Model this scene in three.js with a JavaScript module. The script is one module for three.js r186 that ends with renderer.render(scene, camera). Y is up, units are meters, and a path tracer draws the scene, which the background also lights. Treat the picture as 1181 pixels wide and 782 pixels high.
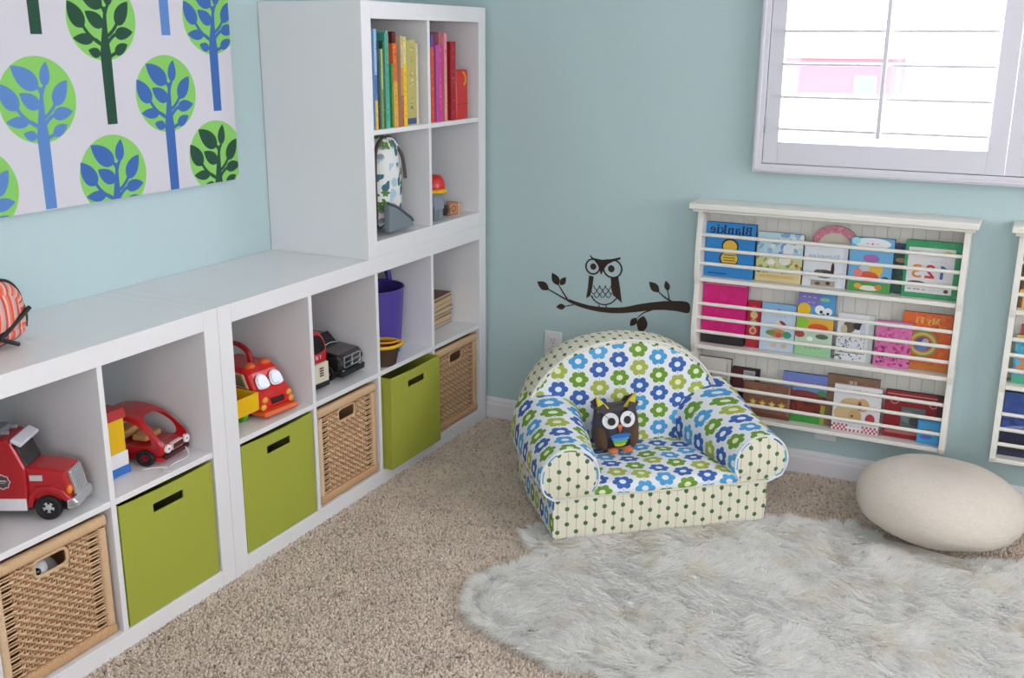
import * as THREE from 'three';
import { RoundedBoxGeometry } from 'three/addons/geometries/RoundedBoxGeometry.js';
import { mergeGeometries } from 'three/addons/utils/BufferGeometryUtils.js';
import { ImprovedNoise } from 'three/addons/math/ImprovedNoise.js';
import { RectAreaLightUniformsLib } from 'three/addons/lights/RectAreaLightUniformsLib.js';
import { Brush, Evaluator, SUBTRACTION } from 'three-bvh-csg';

// ------------------------------------------------------------------ camera, sky, light, exposure
const scene = new THREE.Scene();
const camera = new THREE.PerspectiveCamera(35.68, 1181 / 782, 0.05, 300);
camera.position.set(2.2815, 1.4654, 3.5567);
camera.rotation.set(-0.276, 0.466, 0.0052, 'YXZ');
scene.background = new THREE.Color(0.93, 0.97, 1.0);
scene.backgroundIntensity = 4.0;
const renderer = new THREE.WebGLRenderer({ antialias: true });
renderer.toneMapping = THREE.LinearToneMapping;
renderer.toneMappingExposure = 0.9;
renderer.shadowMap.enabled = true;
RectAreaLightUniformsLib.init();
// daylight entering at the shuttered window and at the large window beside the photographer, plus added fill from behind
function windowLight(w, h, pos, target, color, intensity) {
  const l = new THREE.RectAreaLight(color, intensity, w, h);
  l.position.set(...pos); l.lookAt(...target); scene.add(l);
}
windowLight(1.42, 1.0, [2.17, 1.63, -0.055], [2.17, 1.63, 1], 0xf6f3fd, 7.2);
windowLight(2.3, 1.3, [4.57, 1.5, 1.9], [0, 1.5, 1.9], 0xfff3f6, 3.3);
windowLight(1.9, 1.3, [2.6, 1.5, 4.47], [2.6, 1.5, 0], 0xfff3f6, 2.3);  // added fill from behind the camera, evens out the faces turned to it
const sun = new THREE.DirectionalLight(0xfff2e0, 2.0);
sun.position.set(6, 60, -34); sun.target.position.set(0, 0, -30); sun.castShadow = true;
Object.assign(sun.shadow.camera, { left: -40, right: 40, top: 40, bottom: -40, far: 120 });
scene.add(sun, sun.target);

// ------------------------------------------------------------------ helpers
let seed = 12345;
const rnd = () => { seed = (seed * 1664525 + 1013904223) >>> 0; return seed / 4294967296; };
const rr = (a, b) => a + (b - a) * rnd();
const PN = new ImprovedNoise();
const PI = Math.PI, sin = Math.sin, cos = Math.cos;
const used = new Map();
function numbered(name) { const n = used.get(name) ?? 0; used.set(name, n + 1); return n ? `${name}_${String(n).padStart(3, '0')}` : name; }
function sh(o) { o.castShadow = true; o.receiveShadow = true; return o; }
function mesh(name, geo, m, parent) { const o = sh(new THREE.Mesh(geo, m)); o.name = name; parent.add(o); return o; }
function thing(name, label, category, pos = [0, 0, 0], ry = 0, group) {
  const o = new THREE.Group(); o.name = numbered(name); o.position.set(...pos); o.rotation.y = ry;
  o.userData = { label, category }; if (group) o.userData.group = group; scene.add(o); return o;
}
function struct(name, geo, m) { const o = geo ? sh(new THREE.Mesh(geo, m)) : new THREE.Group(); o.name = name; o.userData.kind = 'structure'; scene.add(o); return o; }
const mat = (c, rough = 0.6, extra = {}) => new THREE.MeshStandardMaterial({ color: c, roughness: rough, ...extra });
const phys = (c, rough, extra = {}) => new THREE.MeshPhysicalMaterial({ color: c, roughness: rough, ...extra });
function box(w, h, d, x = 0, y = 0, z = 0, r = 0.0015, seg = 1) {
  const g = r > 0 ? new RoundedBoxGeometry(w, h, d, seg, Math.min(r, w / 2.01, h / 2.01, d / 2.01)) : new THREE.BoxGeometry(w, h, d);
  g.translate(x, y, z); return g;
}
// box by extents
const bx = (x0, x1, y0, y1, z0, z1, r = 0.0015, seg = 1) => box(x1 - x0, y1 - y0, z1 - z0, (x0 + x1) / 2, (y0 + y1) / 2, (z0 + z1) / 2, r, seg);
function cyl(r0, r1, h, x, y, z, axis = 'y', n = 20) {
  const g = new THREE.CylinderGeometry(r1, r0, h, n); if (axis === 'x') g.rotateZ(PI / 2); if (axis === 'z') g.rotateX(PI / 2); g.translate(x, y, z); return g;
}
function tube(pts, r, seg = 24, rad = 8, closed = false) {
  return new THREE.TubeGeometry(new THREE.CatmullRomCurve3(pts.map((p) => new THREE.Vector3(...p)), closed), seg, r, rad, closed);
}
const merge = (gs) => mergeGeometries(gs.map((g) => { const q = g.index ? g.toNonIndexed() : g; for (const k of Object.keys(q.attributes)) if (!['position', 'normal', 'uv'].includes(k)) q.deleteAttribute(k); return q; }), false);
function shapeOf(pts, holes = []) {
  const s = new THREE.Shape(pts.map((p) => new THREE.Vector2(...p)));
  for (const h of holes) s.holes.push(new THREE.Path(h.map((p) => new THREE.Vector2(...p)))); return s;
}
function extrude(shape, d, bevel = 0, seg = 2, curve = 12) {
  return new THREE.ExtrudeGeometry(shape, { depth: d - 2 * bevel, bevelEnabled: bevel > 0, bevelSize: bevel, bevelThickness: bevel, bevelOffset: -bevel, bevelSegments: seg, curveSegments: curve }).translate(0, 0, bevel);
}
// side profile (length along z, height along y) given width w along x, centred
function prof(pts, w, bevel = 0.004, holes = [], seg = 3) { const g = extrude(shapeOf(pts, holes), w, bevel, seg); g.translate(0, 0, -w / 2); g.rotateY(-PI / 2); return g; }
function spline(pts, n = 48) { const c = new THREE.CatmullRomCurve3(pts.map((p) => new THREE.Vector3(p[0], p[1], 0)), true, 'centripetal'); return c.getPoints(n).slice(0, n).map((p) => [p.x, p.y]); }
function rrect(x0, x1, y0, y1, r, n = 5) {
  const o = []; for (const [cx, cy, a] of [[x1 - r, y0 + r, -PI / 2], [x1 - r, y1 - r, 0], [x0 + r, y1 - r, PI / 2], [x0 + r, y0 + r, PI]]) for (let i = 0; i <= n; i++) { const t = a + (i / n) * PI / 2; o.push([cx + r * cos(t), cy + r * sin(t)]); } return o;
}
function canvasTex(w, h, draw, repeat) {
  const c = document.createElement('canvas'); c.width = w; c.height = h; const g = c.getContext('2d'); draw(g, w, h);
  const t = new THREE.CanvasTexture(c); t.colorSpace = THREE.SRGBColorSpace; t.magFilter = THREE.LinearFilter;
  if (repeat) { t.wrapS = t.wrapT = THREE.RepeatWrapping; t.repeat.set(...repeat); } return t;
}
function noiseTex(n, f, repeat, srgb = false) {
  const d = new Uint8Array(n * n * 4); for (let y = 0; y < n; y++) for (let x = 0; x < n; x++) { const v = Math.max(0, Math.min(255, f(x, y, n))) | 0, i = (y * n + x) * 4; d[i] = d[i + 1] = d[i + 2] = v; d[i + 3] = 255; }
  const t = new THREE.DataTexture(d, n, n); t.wrapS = t.wrapT = THREE.RepeatWrapping; t.magFilter = THREE.LinearFilter; t.repeat.set(...repeat); if (srgb) t.colorSpace = THREE.SRGBColorSpace; t.needsUpdate = true; return t;
}
// soft upholstered prism: closed outline [[x, y]...] anticlockwise, front at z = 0 facing +z, depth d, rounded edges; returns separate front, side and back surfaces with uv in metres
function resample(pts, n) {
  const P = pts.map((p) => p.slice()), L = [0]; for (let i = 0; i < P.length; i++) { const a = P[i], b = P[(i + 1) % P.length]; L.push(L[i] + Math.hypot(b[0] - a[0], b[1] - a[1])); }
  const out = []; for (let k = 0, i = 0; k < n; k++) { const t = (k / n) * L[P.length]; while (L[i + 1] < t) i++; const a = P[i], b = P[(i + 1) % P.length], f = (t - L[i]) / (L[i + 1] - L[i] || 1); out.push([a[0] + (b[0] - a[0]) * f, a[1] + (b[1] - a[1]) * f]); } return { pts: out, len: L[P.length] };
}
function surf(rows, uvs, closed) { // rows of points, quads between neighbouring rows
  const pos = [], uv = [], idx = [], n = rows[0].length; rows.forEach((r, j) => r.forEach((p, i) => { pos.push(...p); uv.push(...uvs[j][i]); }));
  for (let j = 0; j + 1 < rows.length; j++) for (let i = 0; i + 1 < n; i++) { const a = j * n + i, b = a + 1, c = a + n, d = c + 1; idx.push(a, b, d, a, d, c); }
  const g = new THREE.BufferGeometry(); g.setAttribute('position', new THREE.Float32BufferAttribute(pos, 3)); g.setAttribute('uv', new THREE.Float32BufferAttribute(uv, 2)); g.setIndex(idx); g.computeVertexNormals();
  if (closed) { const N = g.attributes.normal; for (let j = 0; j < rows.length; j++) { const a = j * n, b = a + n - 1; const v = new THREE.Vector3(N.getX(a) + N.getX(b), N.getY(a) + N.getY(b), N.getZ(a) + N.getZ(b)).normalize(); N.setXYZ(a, v.x, v.y, v.z); N.setXYZ(b, v.x, v.y, v.z); } }
  return g;
}
function prism(outline, d, { r = 0.02, puff = 0.01, puffBack = 0, bulge = 0.004, n = 72, mid = 10, warp = null } = {}) {
  const { pts, len } = resample(outline, n); let cx = 0, cy = 0; pts.forEach((p) => { cx += p[0] / n; cy += p[1] / n; });
  const nor = pts.map((p, i) => { const a = pts[(i + n - 1) % n], b = pts[(i + 1) % n], l = Math.hypot(b[0] - a[0], b[1] - a[1]) || 1; return [(b[1] - a[1]) / l, -(b[0] - a[0]) / l]; });
  const ring = (off, z, s = 1) => { const o = []; for (let k = 0; k <= n; k++) { const i = k % n; let x = pts[i][0] + nor[i][0] * off, y = pts[i][1] + nor[i][1] * off; x = cx + (x - cx) * s; y = cy + (y - cy) * s; const q = [x, y, z]; o.push(warp ? warp(q) : q); } return o; };
  const prof2 = []; for (let j = 0; j <= 5; j++) { const a = (j / 5) * PI / 2; prof2.push([-r * (1 - sin(a)), -r * (1 - cos(a))]); }
  for (let j = 1; j < mid; j++) { const t = j / mid; prof2.push([bulge * sin(PI * t), -r - (d - 2 * r) * t]); }
  for (let j = 5; j >= 0; j--) { const a = (j / 5) * PI / 2; prof2.push([-r * (1 - sin(a)), -d + r * (1 - cos(a))]); }
  const rows = [], uvs = []; let s = 0; prof2.forEach(([o, z], j) => { if (j) s += Math.hypot(o - prof2[j - 1][0], z - prof2[j - 1][1]); rows.unshift(ring(o, z)); uvs.unshift(Array.from({ length: n + 1 }, (_, k) => [(k / n) * len, s])); });
  const side = surf(rows, uvs, true);
  const cap = (z, pf, flip) => { const R = [], U = []; for (let j = 0; j <= 9; j++) { const q = j / 9, rg = ring(-r, z, 1 - q); const zz = pf * (1 - (1 - q) ** 2.2); const rw = rg.map((p) => [p[0], p[1], p[2] + zz]); R.push(rw); U.push(rw.map((p) => [p[0], p[1]])); } if (flip) { R.reverse(); U.reverse(); } return surf(R, U, true); };
  return { front: cap(0, puff, false), side, back: cap(-d, -puffBack, true), edge: ring(-r * 0.3, 0), edgeBack: ring(-r * 0.3, -d), pts };
}

// ------------------------------------------------------------------ materials
const white = phys(0xe9e8ea, 0.34, { clearcoat: 0.15, clearcoatRoughness: 0.3 });
const paint = mat(0xe8e6df, 0.5), trimW = mat(0xe6e5ea, 0.45), shutterM = mat(0xd9d8e1, 0.45);
const orangePeel = noiseTex(256, (x, y) => 128 + 90 * PN.noise(x / 9, y / 9, 3.3), [9, 9]);
const wallM = mat(0xb9d0d3, 0.85, { bumpMap: orangePeel, bumpScale: 0.0006 });
const ceilM = mat(0xecebe6, 0.9);
const greenFab = mat(0xa2a83c, 0.85), black = mat(0x17171a, 0.5), blackGloss = phys(0x101013, 0.22, { clearcoat: 0.6 }), rubber = mat(0x1a1a1b, 0.75);
const redP = phys(0xb3141c, 0.3, { clearcoat: 0.4 }), redBright = phys(0xd0201f, 0.35, { clearcoat: 0.3 }), yellowP = phys(0xe9b90f, 0.38), orangeP = phys(0xe2622b, 0.4), greenP = phys(0x57b52f, 0.4), blueP = mat(0x2f72c4, 0.45), chrome = mat(0xd6d8da, 0.22, { metalness: 0.85 }), silver = mat(0xb9bcc0, 0.35, { metalness: 0.6 }), plastW = mat(0xe7e7ea, 0.4), darkGlass = phys(0x2a2426, 0.15), cream = mat(0xdcd3bd, 0.55), brown = mat(0x4b382d, 0.5), wood = mat(0xb98c5a, 0.6), grey = mat(0x7d858c, 0.7);

// ------------------------------------------------------------------ room shell
const RX = 4.6, RZ = 4.5, CH = 2.45, TH = 0.14;
const W1 = { x0: 1.44, x1: 2.90, y0: 1.08, y1: 2.18 };
{
  const wb = extrude(shapeOf([[-TH, -0.1], [RX + TH, -0.1], [RX + TH, CH], [-TH, CH]], [[[W1.x0, W1.y0], [W1.x0, W1.y1], [W1.x1, W1.y1], [W1.x1, W1.y0]]]), TH); wb.translate(0, 0, -TH);
  struct('wall_back', wb, wallM);
  const wl = new THREE.BoxGeometry(TH, CH + 0.1, RZ); wl.translate(-TH / 2, CH / 2 - 0.05, RZ / 2); struct('wall_left', wl, wallM);
  const wf = extrude(shapeOf([[-TH, -0.1], [RX + TH, -0.1], [RX + TH, CH], [-TH, CH]], [[[1.6, 0.8], [1.6, 2.2], [3.6, 2.2], [3.6, 0.8]]]), TH); wf.translate(0, 0, RZ); struct('wall_front', wf, wallM);
  const wr = extrude(shapeOf([[0, -0.1], [RZ, -0.1], [RZ, CH], [0, CH]], [[[0.7, 0.8], [0.7, 2.2], [3.1, 2.2], [3.1, 0.8]]]), TH); wr.rotateY(-PI / 2); wr.translate(RX + TH, 0, 0); struct('wall_right', wr, wallM);
  const ce = new THREE.BoxGeometry(RX + 2 * TH, 0.12, RZ + 2 * TH); ce.translate(RX / 2, CH + 0.06, RZ / 2); struct('ceiling', ce, ceilM);
  const fl = new THREE.BoxGeometry(RX, 0.1, RZ); fl.translate(RX / 2, -0.052, RZ / 2);
  const carpetTex = noiseTex(512, (x, y) => 178 + 38 * PN.noise(x / 3, y / 3, 1) + 30 * (rnd() - 0.5), [8, 8], true);
  const floor = struct('floor', fl, mat(0xe6d6c4, 0.95, { map: carpetTex }));
  // carpet pile: short twisted tufts over the part of the floor that is in view
  const tg = new THREE.IcosahedronGeometry(1, 0); tg.scale(0.0042, 0.0072, 0.0042);
  const spots = []; const sp = 0.0066;
  for (let x = 0.395; x < 2.6; x += sp) for (let z = 0.02; z < 2.9; z += sp) {
    if (z - 0.1 > 2.9 - (x - 0.4) * 0.75 && x > 1.6) continue;
    spots.push([x + rr(-0.003, 0.003), z + rr(-0.003, 0.003)]);
  }
  const pile = new THREE.InstancedMesh(tg, mat(0xffffff, 0.95), spots.length); pile.name = 'carpet_pile'; pile.userData.kind = 'stuff';
  const m4 = new THREE.Matrix4(), q = new THREE.Quaternion(), e = new THREE.Euler(), s = new THREE.Vector3(), p = new THREE.Vector3(), c = new THREE.Color();
  spots.forEach(([x, z], i) => {
    e.set(rr(-0.9, 0.9), rr(0, 6.28), rr(-0.9, 0.9)); q.setFromEuler(e); const k = rr(0.75, 1.25); s.set(k, k * rr(0.8, 1.2), k); p.set(x, rr(-0.001, 0.003), z); pile.setMatrixAt(i, m4.compose(p, q, s));
    const v = rnd(), b = 0.92 + 0.12 * PN.noise(x * 9, z * 9, 5); if (v < 0.12) c.set(0xb29f8d); else if (v < 0.6) c.set(0xcfbfae); else c.set(0xdccfc1); c.multiplyScalar(b); pile.setColorAt(i, c);
  });
  floor.add(sh(pile));
  // baseboards
  const bb = shapeOf([[0, 0], [0.016, 0], [0.016, 0.058], [0.012, 0.066], [0.012, 0.074], [0.006, 0.084], [0, 0.086]]);
  const b1 = extrude(bb, RX); b1.rotateY(PI / 2); b1.scale(1, 1, -1); b1.translate(0, 0, 0);
  const fix = (g) => { const i = g.index; if (!i) { const P = g.attributes.position.array; for (let k = 0; k < P.length; k += 9) for (let j = 0; j < 3; j++) { const t = P[k + 3 + j]; P[k + 3 + j] = P[k + 6 + j]; P[k + 6 + j] = t; } g.computeVertexNormals(); } return g; };
  struct('baseboard_back', fix(b1), trimW);
  const b2 = extrude(bb, RZ - 0.02); b2.translate(0, 0, 0.02); struct('baseboard_left', b2, trimW);
}
// ---- window 1: shuttered window of the back wall
{
  const w = struct('window_1'); const g = (n, geo, m = shutterM, par = w) => mesh(n, geo, m, par);
  const x0 = 1.405, x1 = 2.935, y0 = 1.05, y1 = 2.215;
  // outer frame standing proud of the wall
  g('frame', merge([bx(x0, x1, y0, y0 + 0.028, 0.0005, 0.045), bx(x0, x1, y1 - 0.028, y1, 0.0005, 0.045), bx(x0, x0 + 0.03, y0 + 0.028, y1 - 0.028, 0.0005, 0.045), bx(x1 - 0.03, x1, y0 + 0.028, y1 - 0.028, 0.0005, 0.045),
    bx(x0 + 0.012, x1 - 0.012, y0 + 0.006, y0 + 0.016, 0.04, 0.052), bx(x0 + 0.006, x0 + 0.016, y0 + 0.01, y1 - 0.01, 0.04, 0.052)]));
  g('reveal', merge([bx(W1.x0, W1.x1, W1.y0, W1.y0 + 0.004, -0.13, 0, 0), bx(W1.x0, W1.x1, W1.y1 - 0.004, W1.y1, -0.13, 0, 0), bx(W1.x0, W1.x0 + 0.004, W1.y0, W1.y1, -0.13, 0, 0), bx(W1.x1 - 0.004, W1.x1, W1.y0, W1.y1, -0.13, 0, 0)]));
  for (const px of [1.437, 2.171]) {
    const pw = 0.732, z0 = 0.006, z1 = 0.036;
    const p = new THREE.Group(); p.name = 'shutter_panel'; w.add(p);
    const sl = 0.047; g('stile', bx(px, px + sl, 1.08, 2.185, z0, z1), shutterM, p); g('stile', bx(px + pw - sl - 0.006, px + pw, 1.08, 2.185, z0, z1), shutterM, p);
    g('rail', bx(px + sl, px + pw - sl - 0.006, 1.08, 1.15, z0, z1), shutterM, p); g('rail', bx(px + sl, px + pw - sl - 0.006, 2.115, 2.185, z0, z1), shutterM, p);
    for (let k = 0; k < 10; k++) {
      const y = 1.195 + k * 0.1015; if (y > 2.1) break;
      const lv = new RoundedBoxGeometry(pw - 2 * sl - 0.012, 0.0075, 0.084, 2, 0.003); lv.rotateX(0.02); lv.translate(px + pw / 2 - 0.003, y, 0.02); g('louver', lv, shutterM, p);
    }
    g('tilt_rod', bx(px + pw / 2 - 0.009, px + pw / 2 + 0.004, 1.176, 2.12, 0.068, 0.08, 0.003), shutterM, p);
    for (const hy of [1.205, 2.02]) g('hinge', cyl(0.004, 0.004, 0.055, px < 2 ? px - 0.002 : px + pw + 0.002, hy, 0.04, 'y', 10), mat(0x8a8a90, 0.4, { metalness: 0.7 }), p);
  }
  for (const [a, b] of [[W1.x0 + 0.004, 2.16], [2.18, W1.x1 - 0.004]]) g('glass_pane', bx(a, b, W1.y0 + 0.01, W1.y1 - 0.01, -0.094, -0.09, 0), phys(0xffffff, 0.0, { transmission: 1, thickness: 0, ior: 1.5 }));
  g('mullion', bx(2.155, 2.185, W1.y0 + 0.004, W1.y1 - 0.004, -0.11, -0.075), shutterM);
}
// ---- window 2: beside the photographer, outside the frame
{
  const w = struct('window_2'); const g = (n, geo, m = trimW) => mesh(n, geo, m, w);
  const z0 = 0.64, z1 = 3.16, X0 = RX - 0.02, X1 = RX + 0.1;
  g('frame', merge([bx(X0, X1, 0.77, 0.83, z0, z1), bx(X0, X1, 2.17, 2.23, z0, z1), bx(X0, X1, 0.83, 2.17, z0, z0 + 0.09), bx(X0, X1, 0.83, 2.17, z1 - 0.09, z1), bx(RX + 0.03, RX + 0.07, 0.83, 2.17, 1.88, 1.92)]));
  g('glass_pane', bx(RX + 0.05, RX + 0.054, 0.83, 2.17, z0 + 0.09, z1 - 0.09, 0), phys(0xffffff, 0.0, { transmission: 1, thickness: 0 }));
}
// ---- added window 3: unseen, put in behind the photographer to carry the fill light
{
  const w = struct('window_3'); const g = (n, geo, m = trimW) => mesh(n, geo, m, w); const x0 = 1.54, x1 = 3.66, Z = RZ - 0.02, Z2 = RZ + 0.1;
  g('frame', merge([bx(x0, x1, 0.77, 0.83, Z, Z2), bx(x0, x1, 2.17, 2.23, Z, Z2), bx(x0, x0 + 0.09, 0.83, 2.17, Z, Z2), bx(x1 - 0.09, x1, 0.83, 2.17, Z, Z2), bx(2.58, 2.62, 0.83, 2.17, RZ + 0.03, RZ + 0.07)]));
  g('glass_pane', bx(x0 + 0.09, x1 - 0.09, 0.83, 2.17, RZ + 0.05, RZ + 0.054, 0), phys(0xffffff, 0.0, { transmission: 1, thickness: 0 }));
}
// ---- outside: pale ground and a rose-coloured neighbouring house, seen overexposed through the shutters
{
  const gr = new THREE.BoxGeometry(160, 0.2, 140); gr.translate(0, -3.1, -75); struct('outdoor_ground', gr, mat(0xd8d4cc, 0.95));
  const h = thing('house', 'rose coloured house far outside behind the window louvers', 'house', [-9.4, -3, -62]);
  mesh('wall', bx(-3.6, 3.4, 0, 3.6, -3, 3, 0), mat(0xba93a5, 0.9), h);
  mesh('roof', prof([[-3.4, 3.6], [3.4, 3.6], [0, 4.7]], 7.6, 0), mat(0xb298ac, 0.9), h);
  for (const x of [-2.2, 2.1]) { const wi = mesh('window', bx(x - 0.6, x + 0.6, 1.3, 2.7, 2.95, 3.08, 0), trimW, h); mesh('pane', bx(x - 0.5, x + 0.5, 1.4, 2.6, 3.05, 3.1, 0), mat(0x9aa6b5, 0.2), wi); }
  const gw = thing('garden_wall', 'pale garden wall outside below the rose coloured house', 'wall', [-6, -3, -50]); mesh('masonry', bx(-20, 20, 0, 1.9, -0.15, 0.15, 0), mat(0xe2ddd6, 0.9), gw); mesh('coping', bx(-20, 20, 1.9, 2.0, -0.22, 0.22, 0), mat(0xe8e4de, 0.9), gw);
}

// ------------------------------------------------------------------ cube shelving along the left wall
const SD = 0.39, T0 = 0.052, DV = 0.016, Z0 = 0.028;
function shelfUnit(name, label, cols, z0, y0) {
  const L = cols === 4 ? 1.49 : 0.79, cw = (L - 2 * T0 - (cols - 1) * DV) / cols, ch = (0.79 - 2 * T0 - DV) / 2;
  const t = thing(name, label, 'shelf', [0.002, y0, z0]);
  mesh('side_panel', bx(0, SD, 0, 0.79, 0, T0), white, t); mesh('side_panel', bx(0, SD, 0, 0.79, L - T0, L), white, t);
  mesh('top_panel', bx(0, SD, 0.79 - T0, 0.79, T0, L - T0), white, t); mesh('bottom_panel', bx(0, SD, 0, T0, T0, L - T0), white, t);
  for (let i = 1; i < cols; i++) { const z = T0 + i * cw + (i - 1) * DV; mesh('divider', bx(0, SD - 0.003, T0, 0.79 - T0, z, z + DV), white, t); }
  for (let i = 0; i < cols; i++) { const z = T0 + i * (cw + DV); mesh('shelf_board', bx(0, SD - 0.003, T0 + ch, T0 + ch + DV, z, z + cw), white, t); }
  return t;
}
shelfUnit('cube_shelf', 'long low white cube shelf in the corner beneath the book unit', 4, Z0, 0);
shelfUnit('cube_shelf', 'long low white cube shelf holding the red toy truck, below the tree picture', 4, Z0 + 1.491, 0);
shelfUnit('cube_shelf', 'small square white cube shelf of books stacked on the long low shelf', 2, Z0, 0.79);

// ---- green fabric boxes
function fabricBox(label, z, xFront, y = T0 + 0.001, h = 0.325) {
  const w = 0.322, d = 0.36, t = thing('storage_box', label, 'box', [xFront, y, z], PI / 2, 'green fabric boxes in the cube shelves');
  const th = 0.006;
  const hole = rrect(-0.052, 0.052, h - 0.06, h - 0.037, 0.003, 2).reverse();
  const sag = []; for (let i = 0; i <= 12; i++) sag.push([w / 2 - (w * i) / 12, h - 0.004 * sin((PI * i) / 12)]);
  const f = extrude(shapeOf([[-w / 2, 0], [w / 2, 0], ...sag], [hole]), th, 0.0018); f.translate(0, 0, -th); mesh('front_panel', f, greenFab, t);
  const fb = extrude(shapeOf(rrect(-0.058, 0.058, h - 0.066, h - 0.031, 0.004, 3), [rrect(-0.051, 0.051, h - 0.0595, h - 0.0375, 0.003, 2).reverse()]), 0.003); fb.translate(0, 0, -th - 0.0035); mesh('handle_liner', fb, black, t);
  mesh('back_panel', bx(-w / 2, w / 2, 0, h, -d, -d + th, 0.002), greenFab, t);
  for (const s of [-1, 1]) mesh('side_panel', bx(s > 0 ? w / 2 - th : -w / 2, s > 0 ? w / 2 : -w / 2 + th, 0, h, -d + th, -th, 0.002), greenFab, t);
  mesh('bottom_panel', bx(-w / 2 + th, w / 2 - th, 0, th, -d + th, -th, 0), greenFab, t);
  return t;
}
const cz = (i) => Z0 + T0 + i * (0.3345 + DV) + 0.3345 / 2; // centre of column i, counted from the corner
const bz = (i) => Z0 + 1.491 + T0 + i * (0.3345 + DV) + 0.3345 / 2;
fabricBox('green fabric box below the red wooden pull car', bz(0), 0.388);
fabricBox('green fabric box below the red toy fire engine', cz(3), 0.388);
fabricBox('green fabric box pulled slightly forward, between the two smaller-looking baskets', cz(1) - 0.002, 0.421);

// ---- wicker baskets
const wickM = ['#d2b08a', '#c79f76', '#d9bb98', '#b8906a'].map((c) => mat(c, 0.7));
function ridgedBar(L, w, h, pitch) { // wrapped bar along x, centred
  const seg = Math.round(L / pitch) * 4, rows = [], uvs = [];
  for (let i = 0; i <= seg; i++) { const x = -L / 2 + (L * i) / seg, k = 1 - 0.13 * Math.abs(cos((i / 4) * PI)) ** 4, row = [], u = []; for (let j = 0; j <= 10; j++) { const a = -(j / 10) * 2 * PI, c = Math.sign(cos(a)) * Math.abs(cos(a)) ** 0.7, s = Math.sign(sin(a)) * Math.abs(sin(a)) ** 0.7; row.push([x, (h / 2) * k * c, (w / 2) * k * s]); u.push([x, j * 0.01]); } rows.push(row); uvs.push(u); }
  return surf(rows, uvs, true);
}
const basketParts = (() => {
  const w = 0.318, h = 0.318, B = 0.03, out = {};
  const hb = ridgedBar(w, 0.022, B, 0.006), vb = ridgedBar(h - 2 * B, 0.02, B * 0.85, 0.0055);
  out.top = hb.clone().translate(0, h - B / 2, -0.011); out.bottom = hb.clone().translate(0, B / 2, -0.011);
  out.left = vb.clone().rotateZ(PI / 2).translate(-w / 2 + B * 0.43, h / 2, -0.011); out.right = vb.clone().rotateZ(PI / 2).translate(w / 2 - B * 0.43, h / 2, -0.011);
  // woven panel
  const xi = w / 2 - B * 0.8, xw = 0.104, sp = 0.013, y0 = B, y1 = h - B, pitch = 0.0088, hole = [-0.045, 0.045, h - 0.075, h - 0.034];
  const strands = [[], [], []], stakes = [];
  const nS = Math.round((2 * xw) / sp);
  for (let i = 0; i <= nS; i++) { const x = -xw + i * sp; const inHole = x > hole[0] && x < hole[1]; const top = inHole ? hole[2] : y1; stakes.push(cyl(0.0024, 0.0024, top - y0, x, (top + y0) / 2, -0.011, 'y', 6)); }
  let r = 0;
  for (let y = y0 + 0.005; y < y1 - 0.002; y += pitch, r++) {
    const spans = y > hole[2] - 0.003 && y < hole[3] + 0.003 ? [[-xi, hole[0] - 0.004], [hole[1] + 0.004, xi]] : [[-xi, xi]];
    for (const [a, b] of spans) {
      const n = Math.max(6, Math.round((b - a) / (sp / 4))), rows = [], uvs = []; const jy = rr(-0.0007, 0.0007), rad = rr(0.0034, 0.0041);
      for (let i = 0; i <= n; i++) {
        const x = a + ((b - a) * i) / n, inW = Math.abs(x) < xw + sp * 0.4; const z = -0.011 + (inW ? 0.0042 * cos((PI * (x + xw)) / sp + r * PI) : 0.001); const k = inW ? 1 : 0.62;
        const row = [], u = []; for (let j = 0; j <= 6; j++) { const q = -(j / 6) * 2 * PI; row.push([x, y + jy + (inW ? 0 : ((r % 2) - 0.5) * 0.0022) + rad * k * cos(q), z + rad * 0.75 * k * sin(q)]); u.push([x, j * 0.004]); } rows.push(row); uvs.push(u);
      }
      strands[r % 3].push(surf(rows, uvs, true));
    }
  }
  out.strands = strands.map((s) => mergeGeometries(s)); out.stakes = mergeGeometries(stakes);
  const hr = rrect(hole[0], hole[1], hole[2], hole[3], 0.012, 4).map(([x, y]) => [x, y, -0.011]);
  out.hole = tube(hr, 0.0045, 60, 7, true);
  return out;
})();
function basket(label, z, xFront, toyEye) {
  const P = basketParts, t = thing('wicker_basket', label, 'basket', [xFront, T0 + 0.001, z], PI / 2, 'wicker baskets in the cube shelves'); const w = 0.318, h = 0.318, d = 0.34;
  mesh('rim', P.top, wickM[0], t); mesh('base_bar', P.bottom, wickM[1], t); mesh('corner_post', P.left, wickM[2], t); mesh('corner_post', P.right, wickM[0], t);
  P.strands.forEach((s, i) => { mesh('weave', s, wickM[i], t).userData.kind = 'stuff'; });
  mesh('stakes', P.stakes, wickM[3], t).userData.kind = 'stuff'; mesh('handle_ring', P.hole, wickM[0], t);
  for (const s of [-1, 1]) mesh('side_panel', bx(s > 0 ? w / 2 - 0.012 : -w / 2, s > 0 ? w / 2 : -w / 2 + 0.012, 0.01, h - 0.004, -d, -0.022, 0.003), wickM[1], t);
  mesh('back_panel', bx(-w / 2 + 0.012, w / 2 - 0.012, 0.01, h - 0.004, -d, -d + 0.012, 0.003), wickM[1], t); mesh('bottom_panel', bx(-w / 2 + 0.012, w / 2 - 0.012, 0.006, 0.014, -d + 0.012, -0.022, 0), wickM[3], t);
  return t;
}
const nearBasket = basket('large near wicker basket below the red toy truck', bz(1) + 0.002, 0.381);
basket('wicker basket below the black toy pickup', cz(2), 0.386);
basket('wicker basket below the stack of board books in the corner column', cz(0), 0.386);
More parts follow.
